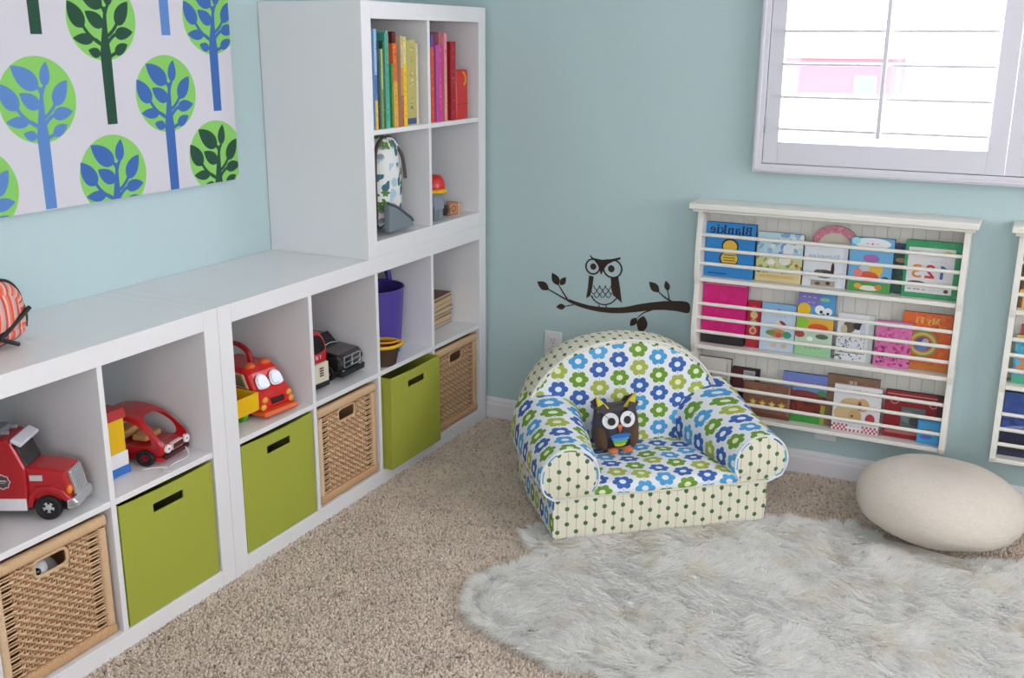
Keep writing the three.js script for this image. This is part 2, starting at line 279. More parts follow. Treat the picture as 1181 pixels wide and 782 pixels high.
{ // grey plush toy looking out through the handle hole of the near basket
  const t = thing('plush_toy', 'grey plush toy with a black eye peeking through the basket handle hole', 'toy', [0.325, T0 + 0.13, bz(1) + 0.008], PI / 2);
  const b = new THREE.SphereGeometry(0.07, 24, 16); b.scale(0.9, 1.1, 0.55); b.translate(0.02, 0.05, -0.03); mesh('body', b, mat(0xb9bcc0, 0.9), t);
  const hd = new THREE.SphereGeometry(0.04, 20, 14); hd.scale(0.8, 0.75, 0.7); hd.translate(-0.012, 0.112, 0.008); mesh('head', hd, mat(0xc6c9cd, 0.9), t);
  const ey = new THREE.SphereGeometry(0.009, 12, 10); ey.translate(-0.022, 0.121, 0.033); mesh('eye', ey, blackGloss, t);
}

// ------------------------------------------------------------------ tree picture on the left wall
{
  const zr = 0.992, zl = 2.02, yb = 1.046, yt = 1.83, PW = 1024, PH = Math.round((1024 * (yt - yb)) / (zl - zr));
  const tex = canvasTex(PW, PH, (g, w, h) => {
    const k = w / (zl - zr), X = (z) => (zl - z) * k, Y = (y) => (yt - y) * k;
    g.fillStyle = '#d0ced7'; g.fillRect(0, 0, w, h);
    const leaf = (bx0, by0, tx, ty, wd) => { const l = Math.hypot(tx - bx0, ty - by0); g.save(); g.translate(bx0, by0); g.rotate(Math.atan2(ty - by0, tx - bx0)); g.beginPath(); g.moveTo(0, 0); g.bezierCurveTo(l * 0.12, -wd * l * 0.85, l * 0.62, -wd * l * 0.95, l, 0); g.bezierCurveTo(l * 0.62, wd * l * 0.75, l * 0.12, wd * l * 0.85, 0, 0); g.fill(); g.restore(); };
    const treeAt = (z, y, col, canopy = true) => {
      g.save(); g.translate(X(z), Y(y)); const u = k;
      if (canopy) { g.fillStyle = '#86c862'; g.beginPath(); g.ellipse(0, 0, 0.115 * u, 0.106 * u, 0, 0, 7); g.fill(); }
      g.fillStyle = col; g.strokeStyle = col; const A = 0.115 * u, H2 = 0.106 * u;
      g.beginPath(); g.moveTo(-0.014 * u, 0.27 * u); g.lineTo(-0.016 * u, 0.088 * u); g.quadraticCurveTo(-0.006 * u, 0.04 * u, 0.009 * u, -0.03 * u); g.lineTo(0.017 * u, -0.03 * u); g.quadraticCurveTo(0.012 * u, 0.04 * u, 0.02 * u, 0.088 * u); g.lineTo(0.02 * u, 0.27 * u); g.fill();
      g.lineCap = 'round';
      for (const [tx, ty, bx1, by1, qx, qy, sx, sy, wd] of [[-0.61, -0.79, 0.03, -0.27, 0.08, -0.2, 0.1, -0.1, 0.42], [0.29, -0.87, 0.19, -0.31, 0.14, -0.25, 0.12, -0.15, 0.4], [-0.94, -0.4, -0.54, 0.2, -0.4, 0.45, -0.06, 0.62, 0.46], [-0.47, -0.17, 0.03, 0.17, 0.06, 0.25, 0.06, 0.35, 0.44], [0.8, -0.43, 0.4, 0.14, 0.3, 0.3, 0.1, 0.42, 0.42], [-0.87, 0.46, -0.29, 0.48, -0.15, 0.52, -0.04, 0.66, 0.34], [0.88, 0.31, 0.33, 0.38, 0.22, 0.44, 0.12, 0.56, 0.4], [-0.47, 0.74, -0.13, 0.84, -0.1, 0.86, -0.05, 0.9, 0.5], [0.69, 0.61, 0.29, 0.83, 0.2, 0.86, 0.12, 0.92, 0.42]]) {
        g.lineWidth = 0.009 * u; g.beginPath(); g.moveTo(bx1 * A, by1 * H2); g.quadraticCurveTo(qx * A, qy * H2, sx * A, sy * H2); g.stroke(); leaf(bx1 * A, by1 * H2, tx * A, ty * H2, wd);
      }
      g.restore();
    };
    const B = '#3a67ad', LB = '#5a86c4', DG = '#1f4a37';
    for (const [z, y, c] of [[1.703, 1.318, LB], [1.27, 1.316, B], [1.487, 1.112, B], [1.478, 1.515, DG], [1.085, 1.125, DG], [1.07, 1.528, B], [1.69, 1.745, DG], [1.257, 1.745, LB], [1.905, 1.112, LB], [1.9, 1.515, B], [1.487, 1.93, LB], [1.06, 1.93, DG]]) treeAt(z, y, c);
  });
  const t = thing('canvas_picture', 'white canvas picture printed with blue and green trees, hanging on wall', 'picture', [0.003, yb, zl], PI / 2);
  const w = zl - zr, h = yt - yb, edge = mat(0xcfcdd6, 0.8);
  mesh('stretcher', bx(0.002, w - 0.002, 0.002, h - 0.002, 0, 0.028, 0), edge, t);
  const face = mat(0xffffff, 0.85, { map: tex }); const fg = new THREE.BoxGeometry(w, h, 0.004); fg.translate(w / 2, h / 2, 0.03);
  mesh('printed_canvas', fg, [edge, edge, edge, edge, face, edge], t);
}

// ------------------------------------------------------------------ wall book racks
const BS = { x0: 1.246, x1: 2.103, y0: 0.19, rows: [0.686, 0.446, 0.204] };
function bookRack(label, dx) {
  const t = thing('wall_book_rack', label, 'book rack', [BS.x0 + dx, BS.y0, 0.001]); const W = BS.x1 - BS.x0, yy = (y) => y - BS.y0;
  const sideProfile = [[0, 0], [0.1, 0]]; // scalloped front edge, one bulge for each pocket
  const lv = [0, yy(BS.rows[1]) - 0.012, yy(BS.rows[0]) - 0.012, yy(0.918)];
  for (let i = 0; i < 3; i++) for (const [f, d] of [[0.06, 0.108], [0.2, 0.112], [0.4, 0.111], [0.6, 0.106], [0.8, 0.1], [0.95, 0.098]]) sideProfile.push([d, lv[i] + (lv[i + 1] - lv[i]) * f]);
  sideProfile.push([0.098, yy(0.918)], [0, yy(0.918)]);
  for (const s of [0, 1]) { const g = extrude(shapeOf(sideProfile), 0.018, 0.0015); g.rotateY(-PI / 2); g.translate(s ? W : 0.018, 0, 0); mesh('side_panel', g, paint, t); }
  mesh('top_board', bx(-0.022, W + 0.022, yy(0.924), yy(0.944), 0, 0.135, 0.004, 2), paint, t);
  mesh('top_moulding', bx(-0.012, W + 0.012, yy(0.914), yy(0.924), 0, 0.122, 0.003, 2), paint, t);
  const n = 21, pw = (W - 0.036) / n; for (let i = 0; i < n; i++) mesh('back_plank', bx(0.018 + i * pw + 0.0002, 0.018 + (i + 1) * pw - 0.0002, 0.004, yy(0.914), 0.001, 0.01, 0.0012), paint, t);
  for (const y of BS.rows) {
    mesh('shelf_board', bx(0.018, W - 0.018, yy(y) - 0.014, yy(y), 0.01, 0.098, 0.002), paint, t);
    for (const k of [0.05, 0.099, 0.148]) { const c = cyl(0.0062, 0.0062, W - 0.036, W / 2, yy(y) + k, 0.1 - (k - 0.05) * 0.05, 'x', 12); mesh('dowel', c, paint, t); }
  }
  return t;
}
bookRack('cream slatted wall rack with three rows of picture books beside the owl decal', 0);
bookRack('cream slatted wall rack partly cut off by the edge of the photo', 0.99);

// flat print helpers for the covers (the photograph is mirrored, so the lettering is too)
const txt = (g, s, x, y, size, color, font = 'sans-serif', bold = true) => { g.save(); g.translate(x, y); g.scale(-1, 1); g.fillStyle = color; g.font = `${bold ? 'bold ' : ''}${size}px ${font}`; g.textAlign = 'center'; g.textBaseline = 'middle'; g.fillText(s, 0, 0); g.restore(); };
const ell = (g, x, y, a, b, c, r = 0) => { g.fillStyle = c; g.beginPath(); g.ellipse(x, y, a, b, r, 0, 7); g.fill(); };
const rec = (g, x, y, w, h, c) => { g.fillStyle = c; g.fillRect(x, y, w, h); };
const speck = (g, w, h, cols, n, s0, s1, y0 = 0, y1 = 1) => { for (let i = 0; i < n; i++) ell(g, rnd() * w, (y0 + rnd() * (y1 - y0)) * h, rr(s0, s1), rr(s0, s1), cols[(rnd() * cols.length) | 0], rnd() * 3); };
const pageM = mat(0xe6dfcd, 0.8);
function pictureBook(label, x0, x1, y0, y1, z, th, side, draw, opt = {}) {
  const w = x1 - x0, h = y1 - y0, t = thing('picture_book', label, 'book', [(x0 + x1) / 2, y0, z], 0, 'picture books in the wall racks'); t.rotation.x = -(opt.lean ?? 0.05);
  const c = mat(side, 0.5), cw = 256, tex = canvasTex(cw, Math.round((cw * h) / w), draw), f = mat(0xffffff, 0.45, { map: tex });
  if (opt.shape) { // cover with a shaped outline
    const g = extrude(shapeOf(opt.shape(w, h)), th); const uv = g.attributes.uv, p = g.attributes.position; for (let i = 0; i < uv.count; i++) uv.setXY(i, p.getX(i) / w + 0.5, p.getY(i) / h); g.translate(0, 0, -th); mesh('cover', g, [f, c], t); return t;
  }
  const fg = new THREE.BoxGeometry(w, h, 0.003); fg.translate(0, h / 2, -0.0015); mesh('front_cover', fg, [c, c, c, c, f, c], t);
  mesh('pages', bx(-w / 2 + 0.002, w / 2 - 0.004, 0.002, h - 0.003, -th + 0.002, -0.003, 0), pageM, t);
  mesh('back_cover', bx(-w / 2, w / 2, 0, h, -th, -th + 0.002, 0), c, t); mesh('spine', bx(w / 2 - 0.003, w / 2, 0, h, -th + 0.002, -0.003, 0), c, t);
  return t;
}
const R1 = BS.rows[0] + 0.001, R2 = BS.rows[1] + 0.001, R3 = BS.rows[2] + 0.001;
// upper row
pictureBook('blue board book with a yellow figure, first in the upper row of the rack', 1.267, 1.437, R1, 0.873, 0.062, 0.02, '#2d5f96', (g, w, h) => { rec(g, 0, 0, w, h, '#2a86cf'); txt(g, 'Blankie', w * 0.5, h * 0.13, 58, '#0c1a30', 'serif'); ell(g, w * 0.5, h * 0.42, 44, 40, '#20262c'); ell(g, w * 0.5, h * 0.43, 37, 33, '#e8b83e'); ell(g, w * 0.49, h * 0.66, 50, 42, '#2b2b22'); ell(g, w * 0.5, h * 0.65, 44, 36, '#e6c04a'); for (let i = 0; i < 4; i++) rec(g, w * 0.38, h * (0.58 + i * 0.05), w * 0.24, 4, '#4a3a1c'); rec(g, w * 0.08, h * 0.93, w * 0.38, 7, '#174a7c'); });
pictureBook('pale pastel picture book of a meadow, beside the blue board book', 1.445, 1.598, R1, 0.853, 0.06, 0.014, '#31424a', (g, w, h) => { rec(g, 0, 0, w, h, '#b9d7e2'); rec(g, 0, h * 0.5, w, h * 0.3, '#c9cf95'); rec(g, 0, h * 0.8, w, h * 0.2, '#dccb98'); speck(g, w, h, ['#8fb4d8', '#e3e6e0', '#7ba3d0'], 26, 8, 22, 0, 0.45); speck(g, w, h, ['#7d9c50', '#c9a24a', '#d9d2b0', '#a8683c'], 50, 4, 13, 0.45, 0.82); ell(g, w * 0.62, h * 0.55, 34, 26, '#e8e4dd'); ell(g, w * 0.68, h * 0.32, 30, 34, '#dfe6ee'); ell(g, w * 0.33, h * 0.6, 22, 16, '#eceae4'); rec(g, w * 0.1, h * 0.86, w * 0.75, 16, '#d7b878'); }, { lean: 0.05 });
pictureBook('white picture book with grey photographs below the pink arched book', 1.603, 1.742, R1, 0.826, 0.062, 0.014, '#1b2f55', (g, w, h) => { rec(g, 0, 0, w, h, '#dde3ea'); txt(g, 'Puppies', w * 0.46, h * 0.28, 50, '#86aecf', 'serif', false); speck(g, w, h, ['#c9dbe8', '#e6d9e0'], 14, 14, 30, 0.35, 0.9); ell(g, w * 0.5, h * 0.68, 58, 26, '#4c4242'); ell(g, w * 0.36, h * 0.66, 26, 20, '#7a6058'); ell(g, w * 0.68, h * 0.56, 10, 40, '#2d2c30'); rec(g, w * 0.2, h * 0.84, w * 0.56, h * 0.14, '#a59788'); ell(g, w * 0.36, h * 0.92, 16, 10, '#5a4b40'); ell(g, w * 0.6, h * 0.9, 14, 10, '#2d2a28'); rec(g, w * 0.9, 0, w * 0.1, h, '#cfd6e6'); });
pictureBook('board book with a pink arched top poking up behind its neighbours', 1.622, 1.765, R1, 0.889, 0.042, 0.012, '#4d6b58', (g, w, h) => { rec(g, 0, 0, w, h, '#cf7f92'); speck(g, w, h, ['#c46a80', '#dba3ae'], 90, 3, 8, 0, 0.4); ell(g, w * 0.5, h * 0.36, w * 0.38, h * 0.24, '#c9c3b4'); ell(g, w * 0.55, h * 0.33, w * 0.26, 12, '#3d4a44'); }, { shape: (w, h) => { const o = [[-w / 2, 0], [w / 2, 0]]; for (let i = 0; i <= 14; i++) { const a = (i / 14) * PI; o.push([(w / 2) * cos(a), h * 0.74 + h * 0.26 * sin(a)]); } return o; } });
pictureBook('bright blue picture book with red and yellow flowers above green grass', 1.748, 1.882, R1, 0.862, 0.062, 0.016, '#16305c', (g, w, h) => { rec(g, 0, 0, w, h, '#6fb0de'); ell(g, w * 0.5, h * 0.1, w * 0.42, h * 0.1, '#e9ecf0'); ell(g, w * 0.12, h * 0.07, 24, 22, '#9fe0ea'); txt(g, '~ \u2022 ~', w * 0.5, h * 0.11, 40, '#c05a64', 'serif'); ell(g, w * 0.5, h * 0.38, 48, 26, '#a56cae'); ell(g, w * 0.4, h * 0.6, 40, 44, '#c9d0d4'); ell(g, w * 0.64, h * 0.58, 40, 44, '#e9b93a'); ell(g, w * 0.45, h * 0.72, 66, 34, '#d8543a'); ell(g, w * 0.22, h * 0.66, 28, 26, '#e3837e'); ell(g, w * 0.86, h * 0.74, 22, 16, '#4c4a44'); rec(g, 0, h * 0.82, w, h * 0.18, '#4c9a4a'); ell(g, w * 0.5, h * 0.93, 60, 16, '#e8e2d6'); ell(g, w * 0.25, h * 0.9, 24, 16, '#e0a23c'); ell(g, w * 0.72, h * 0.9, 22, 16, '#d9843c'); });
pictureBook('dark green picture book half hidden beside the green counting book', 1.866, 1.93, R1, 0.848, 0.04, 0.012, '#2c4a44', (g, w, h) => { rec(g, 0, 0, w, h, '#2a5a4a'); rec(g, 0, 0, w, h * 0.16, '#39527c'); ell(g, w * 0.6, h * 0.33, 70, 30, '#b98a72'); speck(g, w, h, ['#1d4450', '#3c7a58', '#24403c'], 30, 10, 34, 0.4, 1); });
pictureBook('green bordered counting book with large numerals, last in the upper row', 1.916, 2.081, R1, 0.867, 0.062, 0.02, '#2a7a52', (g, w, h) => { rec(g, 0, 0, w, h, '#2f9a63'); speck(g, w, h, ['#2a8a58', '#3aa870'], 60, 4, 10); rec(g, w * 0.06, h * 0.12, w * 0.84, h * 0.8, '#e3e0e4'); rec(g, w * 0.12, h * 0.185, w * 0.17, h * 0.03, '#4a4446'); ell(g, w * 0.76, h * 0.2, 20, 13, '#ded26a'); txt(g, '~ ~ ~ ~', w * 0.62, h * 0.36, 24, '#c9b6c4'); txt(g, '3', w * 0.24, h * 0.54, 92, '#dd8a44'); txt(g, '2', w * 0.48, h * 0.54, 92, '#c23440'); txt(g, '1', w * 0.71, h * 0.54, 92, '#2f66a8'); ell(g, w * 0.25, h * 0.76, 46, 14, '#3c4a44'); txt(g, '~ ~~ ~', w * 0.27, h * 0.86, 30, '#3a3a3e'); txt(g, '~ ~ ~', w * 0.6, h * 0.86, 22, '#b7b3bb'); ell(g, w * 0.8, h * 0.86, 11, 9, '#5a2e38'); });
// middle row
pictureBook('plain magenta book, first in the middle row of the rack', 1.268, 1.421, R2 + 0.041, 0.664, 0.058, 0.024, '#b3125c', (g, w, h) => { rec(g, 0, 0, w, h, '#d3147a'); speck(g, w, h, ['#cf1274', '#d91c82'], 40, 8, 24); rec(g, w * 0.02, h * 0.03, w * 0.96, 4, '#e2a0c4'); }, { lean: 0.03 }).userData.label = 'plain magenta book standing on a black book in the middle row';
pictureBook('flat black book edge under the magenta book', 1.267, 1.42, R2, R2 + 0.04, 0.06, 0.04, '#231c22', (g, w, h) => { rec(g, 0, 0, w, h, '#2b2429'); }, { lean: 0 });
pictureBook('narrow red book between the magenta and the light blue books', 1.424, 1.47, R2, 0.61, 0.05, 0.012, '#8f1626', (g, w, h) => { rec(g, 0, 0, w, h, '#b81f34'); for (const [y, c] of [[0.3, '#d9c08a'], [0.47, '#c9a888'], [0.64, '#dcb79a']]) ell(g, w * 0.5, h * y, 70, 76, c); ell(g, w * 0.5, h * 0.64, 40, 44, '#c0563e'); txt(g, '~~', w * 0.5, h * 0.12, 80, '#d98a8a'); });
pictureBook('light blue picture book with a snowman scene', 1.474, 1.591, R2, 0.61, 0.056, 0.014, '#7ea0c8', (g, w, h) => { rec(g, 0, 0, w, h, '#c3d6ea'); rec(g, 0, 0, w, h * 0.18, '#84b2dc'); ell(g, w * 0.5, h * 0.14, 16, 12, '#5a6fae'); txt(g, '~ ~ ~ ~', w * 0.5, h * 0.26, 36, '#c79aa8'); ell(g, w * 0.54, h * 0.44, 40, 34, '#e6d9c6'); ell(g, w * 0.64, h * 0.4, 30, 12, '#8a3440', 0.6); ell(g, w * 0.5, h * 0.62, 64, 34, '#c98c56'); ell(g, w * 0.3, h * 0.62, 36, 20, '#77904e'); ell(g, w * 0.78, h * 0.64, 34, 26, '#3f9a70'); ell(g, w * 0.54, h * 0.66, 24, 20, '#cf5a3a'); ell(g, w * 0.42, h * 0.88, 22, 18, '#dcbf96'); ell(g, w * 0.72, h * 0.88, 20, 18, '#d9b98e'); });
pictureBook('tall blue and purple picture book with white round eyes and green foot', 1.594, 1.716, R2, 0.669, 0.06, 0.016, '#3a76ae', (g, w, h) => { rec(g, 0, 0, w, h, '#4f9bd2'); rec(g, 0, 0, w * 0.6, h * 0.24, '#7d74bc'); txt(g, '~ ~ ~', w * 0.3, h * 0.1, 44, '#c9c2e6'); txt(g, '~ ~', w * 0.35, h * 0.18, 40, '#bfc4ea'); ell(g, w * 0.72, h * 0.12, 34, 14, '#8fc4a0'); ell(g, w * 0.18, h * 0.3, 46, 50, '#e8bd2c'); ell(g, w * 0.6, h * 0.28, 34, 32, '#eceef2'); ell(g, w * 0.82, h * 0.3, 30, 28, '#e6eaf0'); ell(g, w * 0.64, h * 0.31, 11, 11, '#15181f'); ell(g, w * 0.82, h * 0.33, 10, 10, '#15181f'); rec(g, 0, h * 0.42, w, h * 0.2, '#e3b23a'); ell(g, w * 0.15, h * 0.5, 50, 36, '#8fc43c'); ell(g, w * 0.6, h * 0.56, 70, 30, '#d9592c'); rec(g, 0, h * 0.62, w, h * 0.18, '#bfd8c0'); ell(g, w * 0.12, h * 0.68, 34, 24, '#b6453c'); ell(g, w * 0.72, h * 0.69, 44, 18, '#5a6a58'); ell(g, w * 0.4, h * 0.74, 22, 16, '#f0f2ee'); rec(g, 0, h * 0.8, w, h * 0.2, '#9fd0a2'); txt(g, '~ ~ ~ ~', w * 0.5, h * 0.88, 40, '#5f9a6c'); });
pictureBook('white picture book of black ink sketches next to the pink book', 1.729, 1.845, R2, 0.605, 0.058, 0.016, '#cfcfd2', (g, w, h) => { rec(g, 0, 0, w, h, '#dfe2e6'); rec(g, w * 0.86, 0, w * 0.14, h, '#c6d0cf'); ell(g, w * 0.32, h * 0.28, 44, 44, '#6a5c4a'); ell(g, w * 0.56, h * 0.24, 34, 30, '#2c2a2a'); ell(g, w * 0.18, h * 0.34, 24, 36, '#c9bfa8'); ell(g, w * 0.7, h * 0.32, 20, 50, '#c6cfe2'); speck(g, w * 0.7, h, ['#3a3c44', '#8a93a6', '#aab6d4', '#4c4e54'], 60, 3, 9, 0.5, 0.98); g.save(); g.translate(w * 0.76, h * 0.55); g.rotate(-PI / 2); txt(g, '~ ~ ~ ~', 0, 0, 34, '#b03a50'); g.restore(); rec(g, w * 0.05, h * 0.82, w * 0.75, 6, '#70747a'); });
pictureBook('pink patterned picture book overlapping the orange one', 1.853, 1.964, R2, 0.598, 0.068, 0.012, '#b5518a', (g, w, h) => { rec(g, 0, 0, w, h, '#d872ac'); speck(g, w, h, ['#c9559a', '#e08cc0', '#c43f86'], 110, 4, 12); speck(g, w, h, ['#b02a74', '#a0307a', '#6a3a5a'], 46, 4, 14, 0.55, 0.95); rec(g, 0, 0, w, h * 0.07, '#c984b8'); });
pictureBook('orange picture book with a coloured ring, last in the middle row', 1.93, 2.08, R2, 0.633, 0.052, 0.014, '#a84a1c', (g, w, h) => { rec(g, 0, 0, w, h, '#e0692a'); speck(g, w, h, ['#d65f24', '#e8742f'], 60, 6, 18); rec(g, 0, h * 0.9, w, h * 0.1, '#d08238'); txt(g, 'My Fi', w * 0.5, h * 0.13, 46, '#f0c468', 'serif'); txt(g, 'rst', w * 0.8, h * 0.22, 28, '#eab060', 'serif'); for (const [r, c] of [[78, '#7fa560'], [68, '#d9c25c'], [54, '#b98a5c'], [44, '#a24c44'], [36, '#4a63a6']]) ell(g, w * 0.45, h * 0.54, r, r * 0.92, c); ell(g, w * 0.42, h * 0.6, 34, 20, '#6b86cc'); ell(g, w * 0.5, h * 0.5, 18, 18, '#c9c4d4'); });
// lower row
pictureBook('white picture book with a red drawing, first in the lower row behind the armchair', 1.266, 1.381, R3, 0.392, 0.06, 0.016, '#5a5450', (g, w, h) => { rec(g, 0, 0, w, h, '#d6d2cf'); rec(g, w * 0.84, 0, w * 0.16, h, '#c9c6c2'); rec(g, w * 0.87, h * 0.1, 6, h * 0.4, '#8a8684'); ell(g, w * 0.42, h * 0.32, 22, 5, '#5a5450', -0.5); ell(g, w * 0.3, h * 0.54, 30, 24, '#6a5248'); ell(g, w * 0.52, h * 0.62, 56, 24, '#a23030'); ell(g, w * 0.6, h * 0.58, 34, 10, '#d9c9c2'); ell(g, w * 0.5, h * 0.78, 50, 18, '#a83636'); });
pictureBook('dark red and black book back showing a barcode', 1.383, 1.48, R3, 0.366, 0.048, 0.014, '#251c1e', (g, w, h) => { rec(g, 0, 0, w, h, '#54262a'); rec(g, w * 0.86, 0, w * 0.14, h, '#201b1f'); rec(g, 0, h * 0.52, w * 0.6, h * 0.48, '#231f22'); rec(g, w * 0.42, h * 0.05, w * 0.42, h * 0.22, '#b9bfc4'); for (let i = 0; i < 16; i++) rec(g, w * (0.45 + i * 0.023), h * 0.08, rr(1.5, 4), h * 0.15, '#6f767c'); rec(g, w * 0.12, h * 0.62, 40, 60, '#5f5a5a'); });
pictureBook('brown picture book with a row of yellow stars', 1.432, 1.597, R3, 0.326, 0.064, 0.014, '#6b4836', (g, w, h) => { rec(g, 0, 0, w, h, '#8a5c48'); speck(g, w, h, ['#835642', '#916350'], 50, 6, 18); rec(g, w * 0.95, 0, 5, h, '#c09a7a'); txt(g, 'Curious Gu', w * 0.5, h * 0.27, 32, '#cdb49c', 'serif', false); for (let i = 0; i < 4; i++) { const x = w * (0.22 + i * 0.2), y = h * (0.6 - (i ? 0 : 0.02)); g.fillStyle = '#d9b944'; g.beginPath(); for (let k = 0; k < 10; k++) { const a = -PI / 2 + (k * PI) / 5, r = k % 2 ? 11 : 23; g.lineTo(x + r * cos(a), y + r * sin(a)); } g.fill(); ell(g, x, y, 11, 10, '#e8d06e'); } rec(g, 0, h * 0.88, w, h * 0.12, '#6d4332'); });
pictureBook('violet topped picture book with a red hill and green foot', 1.562, 1.712, R3, 0.376, 0.052, 0.014, '#3c5a88', (g, w, h) => { rec(g, 0, 0, w, h, '#7285cc'); rec(g, 0, h * 0.14, w, h * 0.14, '#8780c0'); rec(g, 0, h * 0.28, w, h * 0.12, '#6f98ce'); txt(g, '~ ~', w * 0.78, h * 0.2, 40, '#cfd0ee'); rec(g, 0, h * 0.42, w, h * 0.38, '#7e2c26'); ell(g, w * 0.5, h * 0.44, w * 0.4, h * 0.1, '#8a3a3a'); ell(g, w * 0.9, h * 0.36, 26, 18, '#4c8a58'); speck(g, w, h, ['#6a241e', '#8a3a30'], 40, 6, 20, 0.46, 0.78); rec(g, 0, h * 0.8, w, h * 0.2, '#3d9a3c'); rec(g, w * 0.9, h * 0.6, w * 0.1, h * 0.4, '#9aa63c'); });
pictureBook('plain brown book standing behind the white golden dog book', 1.71, 1.88, R3, 0.388, 0.05, 0.014, '#5f4436', (g, w, h) => { rec(g, 0, 0, w, h, '#8a6a54'); speck(g, w, h, ['#84644e', '#90705a'], 40, 10, 30); txt(g, 'EB', w * 0.5, h * 0.13, 34, '#cfc4be'); });
pictureBook('white picture book with a golden dog and red checked border', 1.74, 1.893, R3, 0.364, 0.07, 0.012, '#c9a8a8', (g, w, h) => { rec(g, 0, 0, w, h, '#e3e2e6'); txt(g, 'the poky little puppy', w * 0.5, h * 0.12, 25, '#50504e', 'serif', false); ell(g, w * 0.4, h * 0.42, 66, 40, '#d3b284'); ell(g, w * 0.62, h * 0.4, 36, 38, '#cfa873'); ell(g, w * 0.26, h * 0.62, 60, 44, '#d6b98c'); ell(g, w * 0.48, h * 0.66, 36, 40, '#cdaa76'); ell(g, w * 0.56, h * 0.42, 10, 26, '#7e4a3c'); ell(g, w * 0.8, h * 0.68, 26, 30, '#b8404c'); ell(g, w * 0.42, h * 0.66, 7, 7, '#6a3a30'); for (let i = 0; i < 24; i++) for (let j = 0; j < 3; j++) if ((i + j) % 2 && (i < 8 || i > 14 || j === 2)) rec(g, i * 11, h * 0.85 + j * 13, 11, 13, '#c23a4e'); txt(g, '~ ~ ~ ~', w * 0.46, h * 0.88, 24, '#8f93b4'); });
pictureBook('dark red picture book with a grey framed picture, last in the lower row', 1.902, 2.081, R3, 0.364, 0.056, 0.016, '#2b1618', (g, w, h) => { rec(g, 0, 0, w, h, '#8f1a22'); rec(g, w * 0.03, h * 0.06, w * 0.94, 5, '#c98a8c'); g.strokeStyle = '#d0a49c'; g.lineWidth = 4; for (const x of [0.17, 0.84]) { g.beginPath(); g.arc(w * x, h * 0.2, 17, 0, 7); g.stroke(); } txt(g, '~ ~ ~ ~ ~', w * 0.5, h * 0.2, 30, '#c78e88', 'serif'); rec(g, w * 0.3, h * 0.32, w * 0.42, h * 0.44, '#5c6b6e'); ell(g, w * 0.42, h * 0.52, 30, 30, '#77858a'); ell(g, w * 0.58, h * 0.6, 34, 26, '#474a50'); rec(g, w * 0.9, 0, w * 0.1, h, '#4c1a1e'); rec(g, w * 0.05, h * 0.84, w * 0.6, 16, '#b86a68'); });
pictureBook('small sky blue book in front of the dark red book', 2.013, 2.082, R3, 0.283, 0.072, 0.01, '#1f6fa8', (g, w, h) => { rec(g, 0, 0, w, h, '#3d9fdc'); rec(g, w * 0.08, h * 0.1, w * 0.84, h * 0.8, '#4aa9e2'); ell(g, w * 0.5, h * 0.45, 60, 30, '#a08a9c'); ell(g, w * 0.66, h * 0.5, 36, 30, '#c9a86a'); ell(g, w * 0.4, h * 0.72, 70, 22, '#5a6cc0'); });
// books of the rack at the edge
pictureBook('golden yellow book in the upper row of the cut off rack', 2.257, 2.42, R1, 0.85, 0.06, 0.02, '#3a2c1c', (g, w, h) => { rec(g, 0, 0, w, h, '#e0a32c'); rec(g, 0, 0, w, h * 0.3, '#c9823c'); rec(g, 0, 0, w * 0.06, h, '#5a4424'); speck(g, w, h, ['#d99a26', '#e8b13c'], 30, 8, 20, 0.3, 1); });
pictureBook('teal and orange picture book in the middle row of the cut off rack', 2.266, 2.43, R2, 0.6, 0.062, 0.016, '#23506c', (g, w, h) => { rec(g, 0, 0, w, h, '#46a2c4'); rec(g, 0, 0, w, h * 0.12, '#d0b84c'); ell(g, w * 0.3, h * 0.62, 70, 50, '#d98a5c'); rec(g, 0, h * 0.84, w, h * 0.16, '#4fae8c'); speck(g, w, h, ['#3a8ab0', '#5ab4cc'], 40, 6, 18, 0.15, 0.8); });
pictureBook('red book standing behind the teal book of the cut off rack', 2.276, 2.44, R2, 0.628, 0.042, 0.014, '#7a1f28', (g, w, h) => { rec(g, 0, 0, w, h, '#b8323c'); speck(g, w, h, ['#a82a34', '#c2434c'], 30, 6, 20); });
pictureBook('midnight blue night sky book in the lower row of the cut off rack', 2.256, 2.45, R3, 0.412, 0.06, 0.016, '#141a3c', (g, w, h) => { rec(g, 0, 0, w, h, '#2c4a8c'); rec(g, 0, h * 0.3, w, h * 0.2, '#2a3a7c'); ell(g, w * 0.6, h * 0.52, w * 0.6, 14, '#8a93c4', -0.1); rec(g, 0, h * 0.56, w, h * 0.44, '#1f2448'); rec(g, 0, h * 0.74, w, h * 0.2, '#171a2c'); speck(g, w, h, ['#34549a', '#3c4c94'], 40, 6, 22, 0, 0.5); });

